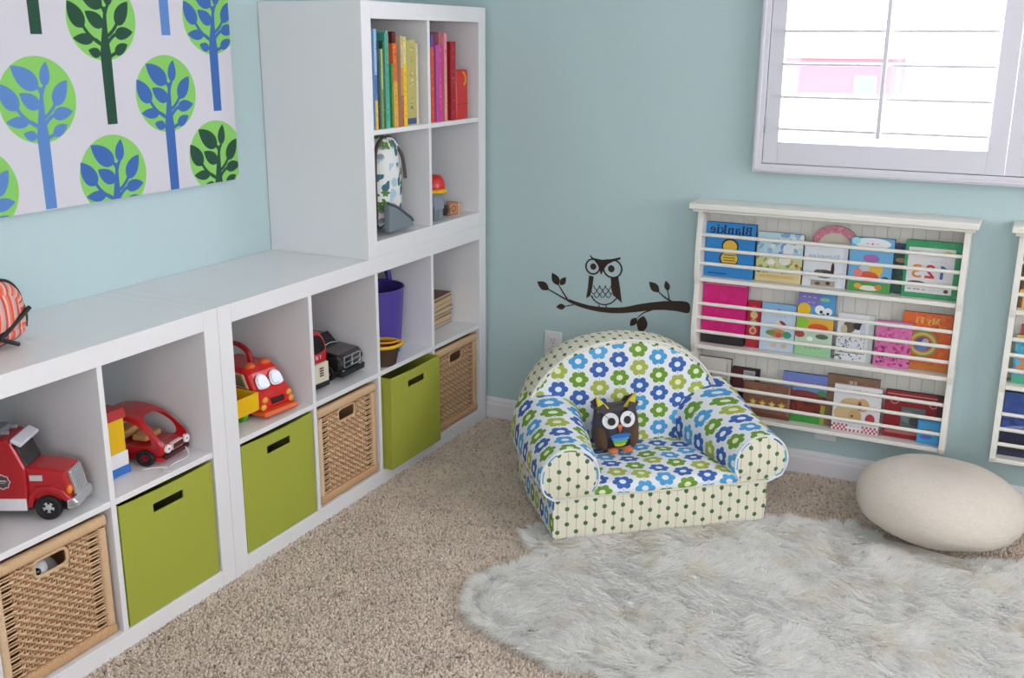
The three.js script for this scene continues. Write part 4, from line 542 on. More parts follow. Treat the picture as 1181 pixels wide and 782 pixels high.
// ---- red toy pickup-style fire truck
{
  const t = thing('toy_truck', 'red toy truck with chrome bumper and white side panel on the near shelf', 'toy truck', [0.32, FY, 2.012], heading(0.88, -0.47)); t.scale.setScalar(0.82); // nose wheel axle at the origin
  const S = 1.0, w = 0.118;
  const hood = prof([[-0.06, 0.05], [0.058, 0.05], [0.063, 0.09], [0.05, 0.138], [0.0, 0.148], [-0.06, 0.152]], w * 0.94, 0.014, [], 4); mesh('hood', hood, redP, t);
  for (const s of [-1, 1]) { const f = prof([[-0.058, 0.035], [-0.052, 0.07], [-0.03, 0.098], [0.012, 0.1], [0.045, 0.085], [0.06, 0.062], [0.056, 0.05], [0.042, 0.056], [0.03, 0.074], [0, 0.086], [-0.03, 0.074], [-0.042, 0.045], [-0.044, 0.035]], 0.02, 0.004); f.translate(s * (w / 2 - 0.008), 0, 0); mesh('fender', f, redP, t); }
  const cab = prof([[-0.19, 0.03], [-0.055, 0.03], [-0.055, 0.15], [-0.085, 0.225], [-0.1, 0.235], [-0.19, 0.235]], w, 0.008, [[[-0.175, 0.15], [-0.175, 0.205], [-0.105, 0.205], [-0.08, 0.15]]]); mesh('cab', cab, redP, t);
  mesh('cab_interior', bx(-w / 2 + 0.012, w / 2 - 0.012, 0.06, 0.2, -0.18, -0.09, 0.004), darkGlass, t);
  { const ws = box(w * 0.84, 0.075, 0.004, 0, 0, 0, 0.002); ws.rotateX(-0.37); ws.translate(0, 0.186, -0.066); mesh('windscreen', ws, darkGlass, t); }
  { const v = box(w * 1.02, 0.013, 0.034, 0, 0, 0, 0.005, 3); v.rotateX(0.5); v.translate(0, 0.226, -0.07); mesh('sun_visor', v, mat(0xd8d6e2, 0.3), t); }
  mesh('roof_lamp_bar', bx(-w / 2 + 0.01, w / 2 - 0.01, 0.235, 0.252, -0.16, -0.12, 0.005, 2), grey, t);
  mesh('grille', (() => { const g = box(w * 0.66, 0.072, 0.012, 0, 0, 0, 0.004, 2); g.rotateX(-0.2); g.translate(0, 0.1, 0.063); return g; })(), chrome, t);
  for (let k = 0; k < 6; k++) { const g = box(0.0035, 0.06, 0.004, 0, 0, 0, 0.001); g.rotateX(-0.2); g.translate(-0.028 + k * 0.0112, 0.1, 0.0695); mesh('grille_bar', g, silver, t); }
  mesh('bumper', prof([[0.05, 0.03], [0.078, 0.034], [0.08, 0.05], [0.07, 0.062], [0.05, 0.06]], w * 1.04, 0.005), chrome, t);
  for (const s of [-1, 1]) { const l = new THREE.SphereGeometry(0.013, 14, 10); l.scale(0.9, 1, 0.6); l.translate(s * w * 0.42, 0.085, 0.058); mesh('head_lamp', l, phys(0xe8822a, 0.2), t); }
  for (const s of [-1, 1]) mesh('vent', box(0.004, 0.017, 0.036, s * (w * 0.47 + 0.001), 0.122, -0.028, 0.0018), mat(0xc9c9cc, 0.4), t);
  for (const s of [-1, 1]) mesh('side_panel', bx(s > 0 ? w / 2 - 0.002 : -w / 2 - 0.004, s > 0 ? w / 2 + 0.004 : -w / 2 + 0.002, 0.026, 0.062, -0.29, -0.06, 0.002), plastW, t);
  const em = canvasTex(128, 128, (g, W2, h) => { g.fillStyle = '#b3141c'; g.fillRect(0, 0, W2, h); g.fillStyle = '#d8cfcf'; g.beginPath(); for (let k = 0; k <= 72; k++) { const a = (k / 72) * 2 * PI, r = 58 + 4 * cos(a * 8); g.lineTo(64 + r * cos(a), 64 + r * sin(a)); } g.fill(); g.fillStyle = '#5a4448'; g.beginPath(); for (let k = 0; k <= 72; k++) { const a = (k / 72) * 2 * PI, r = 49 + 4 * cos(a * 8); g.lineTo(64 + r * cos(a), 64 + r * sin(a)); } g.fill(); g.fillStyle = '#d9d2d2'; g.fillRect(28, 58, 72, 5); g.fillRect(36, 50, 56, 6); g.fillRect(42, 72, 44, 3); });
  for (const s of [-1, 1]) { const c = new THREE.CircleGeometry(0.024, 36); c.rotateY(s * PI / 2); c.translate(s * (w / 2 + 0.0008), 0.112, -0.12); mesh('emblem', c, mat(0xffffff, 0.4, { map: em }), t); }
  mesh('rear_body', bx(-w / 2, w / 2, 0.03, 0.16, -0.29, -0.19, 0.006, 2), redP, t);
  mesh('ladder', merge([bx(-0.03, -0.022, 0.24, 0.25, -0.29, -0.1), bx(0.022, 0.03, 0.24, 0.25, -0.29, -0.1), ...[0, 1, 2, 3].map((k) => bx(-0.022, 0.022, 0.242, 0.248, -0.28 + k * 0.045, -0.274 + k * 0.045))]), silver, t);
  mesh('ladder_post', merge([bx(-0.03, -0.022, 0.16, 0.24, -0.28, -0.27), bx(0.022, 0.03, 0.16, 0.24, -0.28, -0.27)]), silver, t);
  mesh('chassis', bx(-w / 2 + 0.012, w / 2 - 0.012, 0.022, 0.05, -0.285, 0.05, 0.003), black, t);
  for (const s of [-1, 1]) { wheel(t, s * (w / 2 - 0.004), 0.036, 0, 0.036, 0.028); wheel(t, s * (w / 2 - 0.004), 0.036, -0.235, 0.036, 0.028); }
}
// ---- toy fuel pump: stacked coloured blocks
{
  const t = thing('toy_fuel_pump', 'red, yellow, white and blue block shaped toy beside the red wooden car', 'toy', [0.245, FY, 1.822], PI / 2); const w = 0.115, d = 0.1;
  mesh('blue_base', bx(-w / 2, w / 2, 0, 0.021, -d / 2, d / 2, 0.002), blueP, t); mesh('white_block', bx(-w / 2 + 0.002, w / 2 - 0.002, 0.021, 0.06, -d / 2 + 0.002, d / 2 - 0.002, 0.002), plastW, t);
  mesh('yellow_block', bx(-w / 2 + 0.004, w / 2 - 0.006, 0.06, 0.148, -d / 2 + 0.006, d / 2 - 0.004, 0.002), yellowP, t);
  mesh('red_cap', prof([[-d / 2, 0.148], [d / 2, 0.148], [d / 2 - 0.006, 0.172], [-d / 2, 0.168]], w, 0.002), redP, t);
}
// ---- wooden pull car
{
  const t = thing('wooden_car', 'red rounded wooden pull car with open windows and a white cord', 'toy car', [0.345 - 0.11, FY, 1.672], heading(0.985, -0.17)); t.scale.y = 0.86; const w = 0.118;
  const pr = spline([[-0.13, 0.03], [-0.02, 0.028], [0.1, 0.03], [0.112, 0.05], [0.108, 0.075], [0.085, 0.1], [0.045, 0.135], [-0.01, 0.15], [-0.07, 0.148], [-0.12, 0.12], [-0.138, 0.07]], 60);
  const body = new Brush(prof(pr, w, 0.012, [], 4)), ev = new Evaluator(); ev.useGroups = false;
  body.updateMatrixWorld();
  const cut = (g, b) => { const c = new Brush(g); c.updateMatrixWorld(); return ev.evaluate(b, c, SUBTRACTION); };
  let r = cut(prof(spline([[-0.112, 0.062], [0.0, 0.056], [0.078, 0.062], [0.07, 0.096], [0.035, 0.126], [-0.012, 0.137], [-0.07, 0.134], [-0.112, 0.105]], 40), w + 0.1, 0), body); // side windows right through
  { const g = extrude(shapeOf(spline([[-0.047, 0.07], [0.047, 0.07], [0.045, 0.115], [0.034, 0.135], [-0.034, 0.135], [-0.045, 0.115]], 30)), 0.5); g.translate(0, 0, -0.1); r = cut(g, r); } // windscreen and cabin
  mesh('body', r.geometry, redP, t);
  mesh('bench', bx(-0.035, 0.035, 0.062, 0.088, -0.06, -0.02, 0.004, 2), mat(0xc79a66, 0.6), t); mesh('wood_block', bx(-0.034, 0.034, 0.062, 0.08, 0.0, 0.045, 0.006, 2), wood, t);
  for (const s of [-1, 1]) { const l = mesh('head_lamp', cyl(0.0125, 0.0125, 0.008, s * 0.04, 0.054, 0.1125, 'z', 22), plastW, t); mesh('lamp_dot', cyl(0.003, 0.003, 0.0015, s * 0.04, 0.054, 0.117, 'z', 10), redP, l); }
  const gl = mesh('grille', bx(-0.024, 0.024, 0.042, 0.064, 0.104, 0.117, 0.002), mat(0xd9c9c6, 0.5), t); mesh('grille_inset', bx(-0.0215, 0.0215, 0.0445, 0.0615, 0.115, 0.1176, 0), mat(0x5c1418, 0.6), gl);
  mesh('bumper', bx(-w / 2 + 0.006, w / 2 - 0.006, 0.022, 0.036, 0.098, 0.116, 0.005, 2), mat(0x3a1416, 0.5), t); mesh('floor_board', bx(-w / 2 + 0.002, w / 2 - 0.002, 0.014, 0.03, -0.12, 0.108, 0.004), redP, t);
  for (const s of [-1, 1]) for (const z of [0.06, -0.08]) wheel(t, s * (w / 2 + 0.002), 0.026, z, 0.026, 0.016, mat(0x8a1218, 0.5), black, 0);
  mesh('pull_cord', tube([[0.03, 0.03, 0.117], [0.034, 0.012, 0.122], [0.02, 0.0042, 0.128], [-0.03, 0.0042, 0.122], [-0.06, 0.0042, 0.128], [-0.075, 0.0042, 0.142], [-0.088, 0.0042, 0.132], [-0.075, 0.0042, 0.118], [-0.055, 0.003, 0.126], [-0.075, 0.0042, 0.09], [-0.095, 0.0042, 0.07]], 0.0016, 90, 6), plastW, t);
}
// ---- red fire engine with orange bumper
{
  const t = thing('toy_fire_engine', 'bright red toy fire engine with orange bumper and silver windows', 'toy truck', [0.356 - 0.11, FY, 1.252 - 0.012], heading(0.99, 0.1)); t.scale.y = 0.84; const w = 0.132;
  mesh('lower_body', prof([[-0.18, 0.02], [0.095, 0.02], [0.108, 0.04], [0.104, 0.075], [0.078, 0.098], [-0.18, 0.1]], w, 0.012, [], 4), redBright, t);
  mesh('cabin', prof([[-0.12, 0.085], [0.085, 0.085], [0.055, 0.15], [0.03, 0.166], [-0.1, 0.166], [-0.12, 0.15]], w * 0.92, 0.014, [], 4), redBright, t);
  for (const s of [-1, 1]) { const o = spline([[-0.021, -0.024], [0.021, -0.024], [0.02, 0.012], [0, 0.026], [-0.02, 0.012]], 24); const g = extrude(shapeOf(o), 0.005, 0.0015); g.rotateX(-0.43); g.translate(s * 0.027, 0.122, 0.072); const wf = mesh('window', g, plastW, t); const g2 = extrude(shapeOf(o.map(([x, y]) => [x * 0.78, y * 0.78])), 0.003); g2.rotateX(-0.43); g2.translate(s * 0.027, 0.1235, 0.0762); mesh('pane', g2, mat(0xa8adb6, 0.25, { metalness: 0.5 }), wf); }
  for (const s of [-1, 1]) { const g = prof([[-0.055, 0.1], [0.055, 0.1], [0.035, 0.148], [-0.04, 0.15]], 0.004, 0.001); g.translate(s * (w * 0.46 + 0.001), 0, 0); const wf = mesh('window', g, mat(0xd9c7b0, 0.4), t); const g2 = prof([[-0.048, 0.105], [0.046, 0.105], [0.03, 0.143], [-0.036, 0.145]], 0.003, 0); g2.translate(s * (w * 0.46 + 0.0025), 0, 0); mesh('pane', g2, mat(0x8d8f86, 0.25, { metalness: 0.4 }), wf); }
  for (const [x, y] of [[-0.048, 0.066], [0.048, 0.066], [-0.055, 0.042], [0.055, 0.042]]) { const g = new THREE.SphereGeometry(0.0115, 14, 10); g.scale(1, 1, 0.45); g.translate(x, y, 0.106); mesh('lamp', g, mat(0xe9a23c, 0.35), t); }
  mesh('grille', bx(-0.026, 0.026, 0.044, 0.066, 0.1, 0.1105, 0.003), mat(0x3a1014, 0.5), t);
  mesh('bumper', prof([[0.06, 0.01], [0.122, 0.01], [0.128, 0.018], [0.122, 0.028], [0.06, 0.026]], w * 1.04, 0.005), orangeP, t);
  const l = new THREE.SphereGeometry(0.017, 18, 12); l.scale(1, 0.75, 1); l.translate(-0.03, 0.168, 0.03); mesh('roof_lamp', l, orangeP, t); const l2 = l.clone().translate(0.06, 0, 0); mesh('roof_lamp', l2, orangeP, t);
  mesh('handle', tube([[0, 0.16, 0.005], [0, 0.2, 0.0], [0, 0.222, -0.03], [0, 0.226, -0.08], [0, 0.2, -0.13], [0, 0.1, -0.14]], 0.0085, 30, 8), mat(0xa81a20, 0.4), t);
  mesh('hose_deck', bx(-0.04, 0.04, 0.1, 0.118, -0.18, -0.12, 0.004), mat(0x6a5a2c, 0.6), t);
  for (const s of [-1, 1]) for (const z of [0.045, -0.12]) wheel(t, s * (w / 2 - 0.003), 0.024, z, 0.024, 0.02, yellowP, rubber, 0);
}
// ---- yellow trailer with green wheels
{
  const t = thing('toy_trailer', 'yellow plastic toy trailer with green wheels beside the fire engine', 'toy', [0.245, FY, 1.392], PI / 2); const w = 0.14, d = 0.2;
  mesh('tray_bottom', bx(-w / 2 + 0.006, w / 2 - 0.006, 0.036, 0.042, -d / 2 + 0.004, d / 2 - 0.004, 0.002), yellowP, t);
  for (const s of [-1, 1]) { mesh('tray_side', bx(s > 0 ? w / 2 - 0.007 : -w / 2, s > 0 ? w / 2 : -w / 2 + 0.007, 0.034, 0.088, -d / 2, d / 2, 0.003, 2), yellowP, t); mesh('tray_end', bx(-w / 2 + 0.007, w / 2 - 0.007, 0.034, 0.088, s > 0 ? d / 2 - 0.007 : -d / 2, s > 0 ? d / 2 : -d / 2 + 0.007, 0.003, 2), yellowP, t); }
  for (const s of [-1, 1]) for (const z of [-0.05, 0.055]) wheel(t, s * 0.038, 0.021, z, 0.021, 0.02, greenP, greenP, 0);
}
// ---- red and white van
{
  const t = thing('toy_van', 'red and white toy rescue van half hidden beside the black pickup', 'toy van', [0.24, FY, 1.028], heading(0.99, 0.06)); const w = 0.124;
  const out = spline([[-0.062, 0.016], [0.062, 0.016], [0.0625, 0.06], [0.061, 0.11], [0.05, 0.16], [0.022, 0.192], [-0.022, 0.192], [-0.05, 0.16], [-0.061, 0.11], [-0.0625, 0.06]], 60);
  const lowO = out.filter(([, y]) => y < 0.083), upO = out.filter(([, y]) => y >= 0.083); const srt = (a, f) => a;
  const half = (lo) => { const o = []; const ys = lo ? [0.016, 0.085] : [0.085, 0.194]; const edge = (y) => { const k = (y - 0.016) / 0.176; return y < 0.1 ? 0.0625 : 0.0625 * Math.sqrt(Math.max(0, 1 - ((y - 0.1) / 0.095) ** 2.4)); }; const n = 24; for (let i = 0; i <= n; i++) { const y = ys[0] + ((ys[1] - ys[0]) * i) / n; o.push([edge(y), y]); } for (let i = n; i >= 0; i--) { const y = ys[0] + ((ys[1] - ys[0]) * i) / n; const e = edge(y); if (e > 0.0005 || i < n) o.push([-e, y]); } return o; };
  const lowG = extrude(shapeOf(half(true)), 0.26, 0.006, 3); lowG.translate(0, 0, -0.17); mesh('lower_body', lowG, cream, t);
  const upG = extrude(shapeOf(half(false)), 0.255, 0.012, 4); upG.translate(0, 0, -0.168); mesh('upper_body', upG, phys(0xb8172b, 0.3, { clearcoat: 0.4 }), t);
  { const o = spline([[-0.046, 0.128], [0.046, 0.128], [0.04, 0.155], [0.018, 0.178], [-0.018, 0.178], [-0.04, 0.155]], 30); const g = extrude(shapeOf(o), 0.004, 0.001); g.translate(0, 0, 0.0855); mesh('windscreen', g, darkGlass, t); }
  const tx = canvasTex(256, 64, (g, W2, h) => { g.fillStyle = '#b8172b'; g.fillRect(0, 0, W2, h); g.fillStyle = '#ecd6d4'; g.font = 'bold 46px sans-serif'; g.textAlign = 'center'; g.textBaseline = 'middle'; g.fillText('N 1', W2 * 0.66, h / 2); });
  const pl = new THREE.PlaneGeometry(0.1, 0.026); pl.translate(0, 0.107, 0.0878); mesh('lettering', pl, mat(0xffffff, 0.4, { map: tx }), t);
  for (let k = 0; k < 4; k++) mesh('vent', bx(0.016, 0.034, 0.044 + k * 0.008, 0.048 + k * 0.008, 0.088, 0.092, 0.001), black, t);
  mesh('bumper', bx(-0.06, 0.06, 0.008, 0.024, 0.05, 0.094, 0.004), black, t);
  for (const s of [-1, 1]) for (const z of [0.04, -0.12]) wheel(t, s * 0.054, 0.02, z, 0.02, 0.018, black, rubber, 0);
}
// ---- black pickup
{
  const t = thing('toy_pickup', 'glossy black toy pickup with silver grille above a wicker basket', 'toy truck', [0.333 - 0.09, FY, 0.867], heading(0.99, -0.05)); const w = 0.134;
  mesh('body', prof([[-0.2, 0.022], [0.09, 0.022], [0.1, 0.04], [0.1, 0.078], [0.088, 0.09], [0.0, 0.1], [-0.2, 0.1]], w, 0.012, [], 4), blackGloss, t);
  mesh('cab', prof([[-0.13, 0.09], [0.012, 0.09], [-0.03, 0.128], [-0.1, 0.13], [-0.13, 0.11]], w * 0.86, 0.012, [], 4), blackGloss, t);
  { const g = box(w * 0.72, 0.004, 0.052, 0, 0, 0, 0.001); g.rotateX(0.74); g.translate(0, 0.114, -0.004); mesh('windscreen', g, phys(0x15161a, 0.08), t); }
  mesh('wiper', tube([[-0.05, 0.1, 0.018], [0.0, 0.106, 0.014], [0.05, 0.1, 0.018]], 0.002, 16, 6), silver, t);
  for (const s of [-1, 1]) { const g = extrude(shapeOf(rrect(-0.025, 0.025, -0.019, 0.019, 0.006, 4), [rrect(-0.021, 0.021, 0.0015, 0.0155, 0.004, 3).reverse(), rrect(-0.021, 0.021, -0.0155, -0.0015, 0.004, 3).reverse()]), 0.005, 0.001); g.translate(s * 0.024, 0.062, 0.0985); mesh('grille_frame', g, chrome, t); }
  for (const s of [-1, 1]) { mesh('head_lamp', bx(s * 0.058 - 0.008, s * 0.058 + 0.008, 0.054, 0.072, 0.09, 0.1015, 0.003), mat(0x35363c, 0.15), t); mesh('fog_lamp', bx(s * 0.05 - 0.007, s * 0.05 + 0.007, 0.03, 0.037, 0.096, 0.103, 0.002), plastW, t); }
  mesh('bumper', prof([[0.07, 0.016], [0.106, 0.018], [0.108, 0.036], [0.07, 0.038]], w * 1.02, 0.005), black, t);
  for (const s of [-1, 1]) mesh('mirror', bx(s * (w / 2 + 0.002) - 0.006, s * (w / 2 + 0.002) + 0.006, 0.1, 0.114, -0.03, -0.022, 0.003), blackGloss, t);
  for (const s of [-1, 1]) for (const z of [0.05, -0.13]) wheel(t, s * (w / 2 - 0.008), 0.026, z, 0.026, 0.024, silver, rubber, 0);
}
// ---- purple flexible tub
{
  const t = thing('tub_bucket', 'tall purple flexible plastic tub with a loop handle', 'bucket', [0.219, FY, 0.571]); const M = mat(0x53439c, 0.42), lathe = (p, m, n) => mesh(n, new THREE.LatheGeometry(p.map((q) => new THREE.Vector2(...q)), 56), m, t);
  lathe([[0, 0.001], [0.102, 0.001], [0.106, 0.006], [0.114, 0.12], [0.12, 0.226], [0.123, 0.23], [0.1225, 0.234], [0.119, 0.234], [0.116, 0.228], [0.11, 0.12], [0.1, 0.008], [0, 0.007]], M, 'shell');
  { const g = tube([[-0.07, -0.03, 0], [-0.062, 0.025, 0], [-0.042, 0.062, 0], [0, 0.078, 0], [0.042, 0.062, 0], [0.062, 0.025, 0], [0.07, -0.03, 0]], 0.011, 40, 10); g.scale(1, 1, 0.6); g.translate(0, 0.236, 0.107); g.rotateY(0.55 + PI); mesh('handle', g, M, t); }
}
// ---- brown pail with yellow rim
{
  const t = thing('sand_pail', 'small brown toy pail with a yellow rim in front of the purple tub', 'bucket', [0.349, FY, 0.691]); t.scale.setScalar(0.9); const lathe = (p, m, n) => mesh(n, new THREE.LatheGeometry(p.map((q) => new THREE.Vector2(...q)), 44), m, t);
  lathe([[0, 0.001], [0.046, 0.001], [0.05, 0.005], [0.066, 0.078], [0.064, 0.078], [0.048, 0.007], [0, 0.006]], brown, 'shell');
  lathe([[0.064, 0.074], [0.071, 0.074], [0.073, 0.08], [0.071, 0.086], [0.062, 0.086], [0.061, 0.08], [0.064, 0.074]], yellowP, 'rim');
  for (const a of [-0.75, -0.75 + PI]) { const g = new THREE.SphereGeometry(0.011, 14, 10); g.scale(1.1, 1, 0.7); g.translate(0, 0.08, 0.075); g.rotateY(a + PI); mesh('lug', g, yellowP, t); }
  mesh('handle', (() => { const g = tube([[0.0, 0.08, 0.074], [0.03, 0.096, 0.062], [0.062, 0.1, 0.02], [0.066, 0.1, -0.02], [0.03, 0.096, -0.062], [0, 0.08, -0.074]], 0.0042, 40, 8); g.rotateY(-0.75); return g; })(), mat(0xdf8a2a, 0.4), t);
  mesh('badge', (() => { const g = box(0.02, 0.016, 0.006, 0, 0.058, 0.064, 0.003, 2); g.rotateY(2.1); return g; })(), mat(0x58a7c8, 0.5), t);
}
// ---- stack of board books in the corner column
{
  const cols = ['#7f9fae', '#b58a8f', '#8d8a5c', '#6c7590', '#a77c58', '#c2b28c', '#7c5a52'], names = ['grey blue', 'dusty pink', 'olive', 'slate', 'tan', 'straw', 'dark brown']; let y = FY;
  [0.016, 0.022, 0.014, 0.02, 0.018, 0.02, 0.013].forEach((h, i) => {
    const ord = ['bottom', 'second from bottom', 'third from bottom', 'middle', 'third from top', 'second from top', 'topmost'][[0, 1, 2, 3, 4, 5, 6][i]];
    const t = thing('board_book', `${names[i]} board book with pale page edges, ${ord} of the corner stack`, 'book', [0.2 + rr(-0.004, 0.006), y + 0.0003, 0.205 + rr(-0.006, 0.006)], PI / 2 + 0.1 + rr(-0.05, 0.05), 'stack of board books'); const w = 0.2, d = 0.17, c = mat(cols[i], 0.5);
    mesh('cover', merge([bx(-w / 2, w / 2, 0, 0.0025, -d / 2, d / 2, 0), bx(-w / 2, w / 2, h - 0.0028, h - 0.0003, -d / 2, d / 2, 0)]), c, t); mesh('pages', bx(-w / 2 + 0.003, w / 2 - 0.003, 0.0025, h - 0.0028, -d / 2 + 0.003, d / 2 - 0.003, 0), mat(0xcdb48c, 0.8), t); y += h;
  });
}
// ------------------------------------------------------------------ books in the upper unit: [z centre, thickness, height, depth, colours from foot to head]
function shelfBook(label, z, th, h, d, cols, xf = 0.384, lean = 0, y = 1.1935) {
  const t = thing('shelf_book', label, 'book', [xf, y, z], PI / 2, 'upright books in the upper shelf unit'); t.rotation.order = 'YXZ'; t.rotation.z = lean;
  const tex = canvasTex(32, 256, (g, w, hh) => { let y0 = hh; for (const [f, c] of cols) { g.fillStyle = c; g.fillRect(0, y0 - f * hh, w, f * hh + 1); y0 -= f * hh; } g.globalAlpha = 0.3; for (let i = 0; i < 26; i++) { g.fillStyle = i % 2 ? '#ffffff' : '#222222'; g.fillRect(w * 0.3 + rnd() * 8, rnd() * hh * 0.9, w * rr(0.1, 0.3), rr(2, 7)); } });
  const base = cols[cols.length - 1][1], c = mat(base, 0.45), f = mat(0xffffff, 0.45, { map: tex });
  mesh('spine', new THREE.BoxGeometry(th, h, 0.003).translate(0, h / 2, -0.0015), [c, c, c, c, f, c], t);
  for (const s of [-1, 1]) mesh('cover', bx(s > 0 ? th / 2 - 0.0018 : -th / 2, s > 0 ? th / 2 : -th / 2 + 0.0018, 0, h, -d, -0.003, 0), c, t);
  mesh('pages', bx(-th / 2 + 0.0018, th / 2 - 0.0018, 0.003, h - 0.003, -d + 0.004, -0.003, 0), pageM, t);
}
for (const [lb, z0, z1, h, d, cols, xf] of [
  ['light blue shelf book with a yellow foot, first in the bookcase row', 0.742, 0.728, 0.305, 0.22, [[0.3, '#e2b73a'], [0.25, '#3f6fae'], [0.45, '#8fbbe4']]],
  ['navy blue slim book beside the light blue one', 0.727, 0.716, 0.27, 0.21, [[1, '#262c4c']]],
  ['tall dark green book behind the navy one', 0.715, 0.706, 0.3, 0.22, [[1, '#3f6e5c']], 0.372],
  ['pale green narrow book with a printed spine', 0.705, 0.695, 0.245, 0.2, [[0.5, '#6a9a58'], [0.5, '#9fc07a']]],
  ['deep green book among the bookcase books', 0.694, 0.684, 0.27, 0.21, [[1, '#2a6448']]],
  ['wide teal book with white letters on its spine', 0.683, 0.66, 0.292, 0.22, [[0.08, '#58b09c'], [0.92, '#4aa08c']]],
  ['mint green book behind the teal one', 0.659, 0.648, 0.3, 0.21, [[1, '#7ab8a4']], 0.374],
  ['grass green thin book beside the orange one', 0.647, 0.638, 0.2, 0.19, [[1, '#4f8c3c']]],
  ['wide orange book in the bookcase row', 0.637, 0.612, 0.262, 0.22, [[0.55, '#e2a23a'], [0.45, '#dd6a24']]],
  ['dark red tall album behind the orange book', 0.611, 0.592, 0.298, 0.24, [[1, '#6a2024']], 0.366],
  ['red and orange striped thin book next to the yellow one', 0.591, 0.577, 0.285, 0.21, [[0.35, '#d0532c'], [0.3, '#e08a3c'], [0.35, '#c9b490']]],
  ['bright yellow book in the bookcase row', 0.576, 0.557, 0.283, 0.22, [[0.7, '#e6c81f'], [0.3, '#d9d27a']]],
  ['wide khaki book with a blue mark near its foot', 0.556, 0.5, 0.272, 0.22, [[0.02, '#b5a860'], [0.07, '#3a4a78'], [0.91, '#b9ac66']]],
  ['cream slim book last before the divider', 0.499, 0.486, 0.262, 0.21, [[1, '#d8cfae']]],
  ['orange red book, first beyond the divider', 0.404, 0.384, 0.25, 0.2, [[1, '#dd4a30']]],
  ['violet thin book between orange red and pink ones', 0.383, 0.371, 0.29, 0.2, [[0.8, '#9a4a9c'], [0.2, '#7a4aa8']], 0.374],
  ['purple slim book with pale print', 0.37, 0.358, 0.255, 0.2, [[1, '#b05aa0']]],
  ['wide hot pink book in the second bookcase column', 0.357, 0.328, 0.258, 0.21, [[1, '#d23f92']]],
  ['dusty pink tall book behind the hot pink one', 0.327, 0.315, 0.3, 0.22, [[1, '#b5707e']], 0.37],
  ['peach coloured book in the second bookcase column', 0.314, 0.296, 0.295, 0.21, [[0.6, '#e2a184'], [0.4, '#e08a98']]],
  ['deep crimson book beside the red case', 0.272, 0.235, 0.268, 0.2, [[1, '#a51c28']]],
]) shelfBook(lb, (z0 + z1) / 2, z0 - z1 - 0.0004, h, d, cols, xf ?? 0.384);
{
  const t = thing('red_case', 'small glossy red case with a yellow crescent mark leaning by the red book', 'case', [0.384, 1.1935, 0.19], PI / 2);
  mesh('body', bx(-0.042, 0.042, 0, 0.172, -0.16, 0, 0.006, 2), redBright, t);
  { const o = []; for (let i = 0; i <= 16; i++) { const a = -1.1 + (i / 16) * 2.6; o.push([0.026 * cos(a), 0.026 * sin(a)]); } for (let i = 16; i >= 0; i--) { const a = -1.1 + (i / 16) * 2.6; o.push([0.02 * cos(a), 0.02 * sin(a)]); } const g = extrude(shapeOf(o), 0.0015); g.translate(0.0, 0.14, 0); mesh('crescent_mark', g, yellowP, t); }
  mesh('seam', bx(-0.041, 0.041, 0.052, 0.054, -0.15, 0.0008, 0), mat(0x7a1218, 0.5), t); mesh('knob', bx(-0.026, -0.012, 0.172, 0.205, -0.04, -0.02, 0.004, 2), black, t);
}
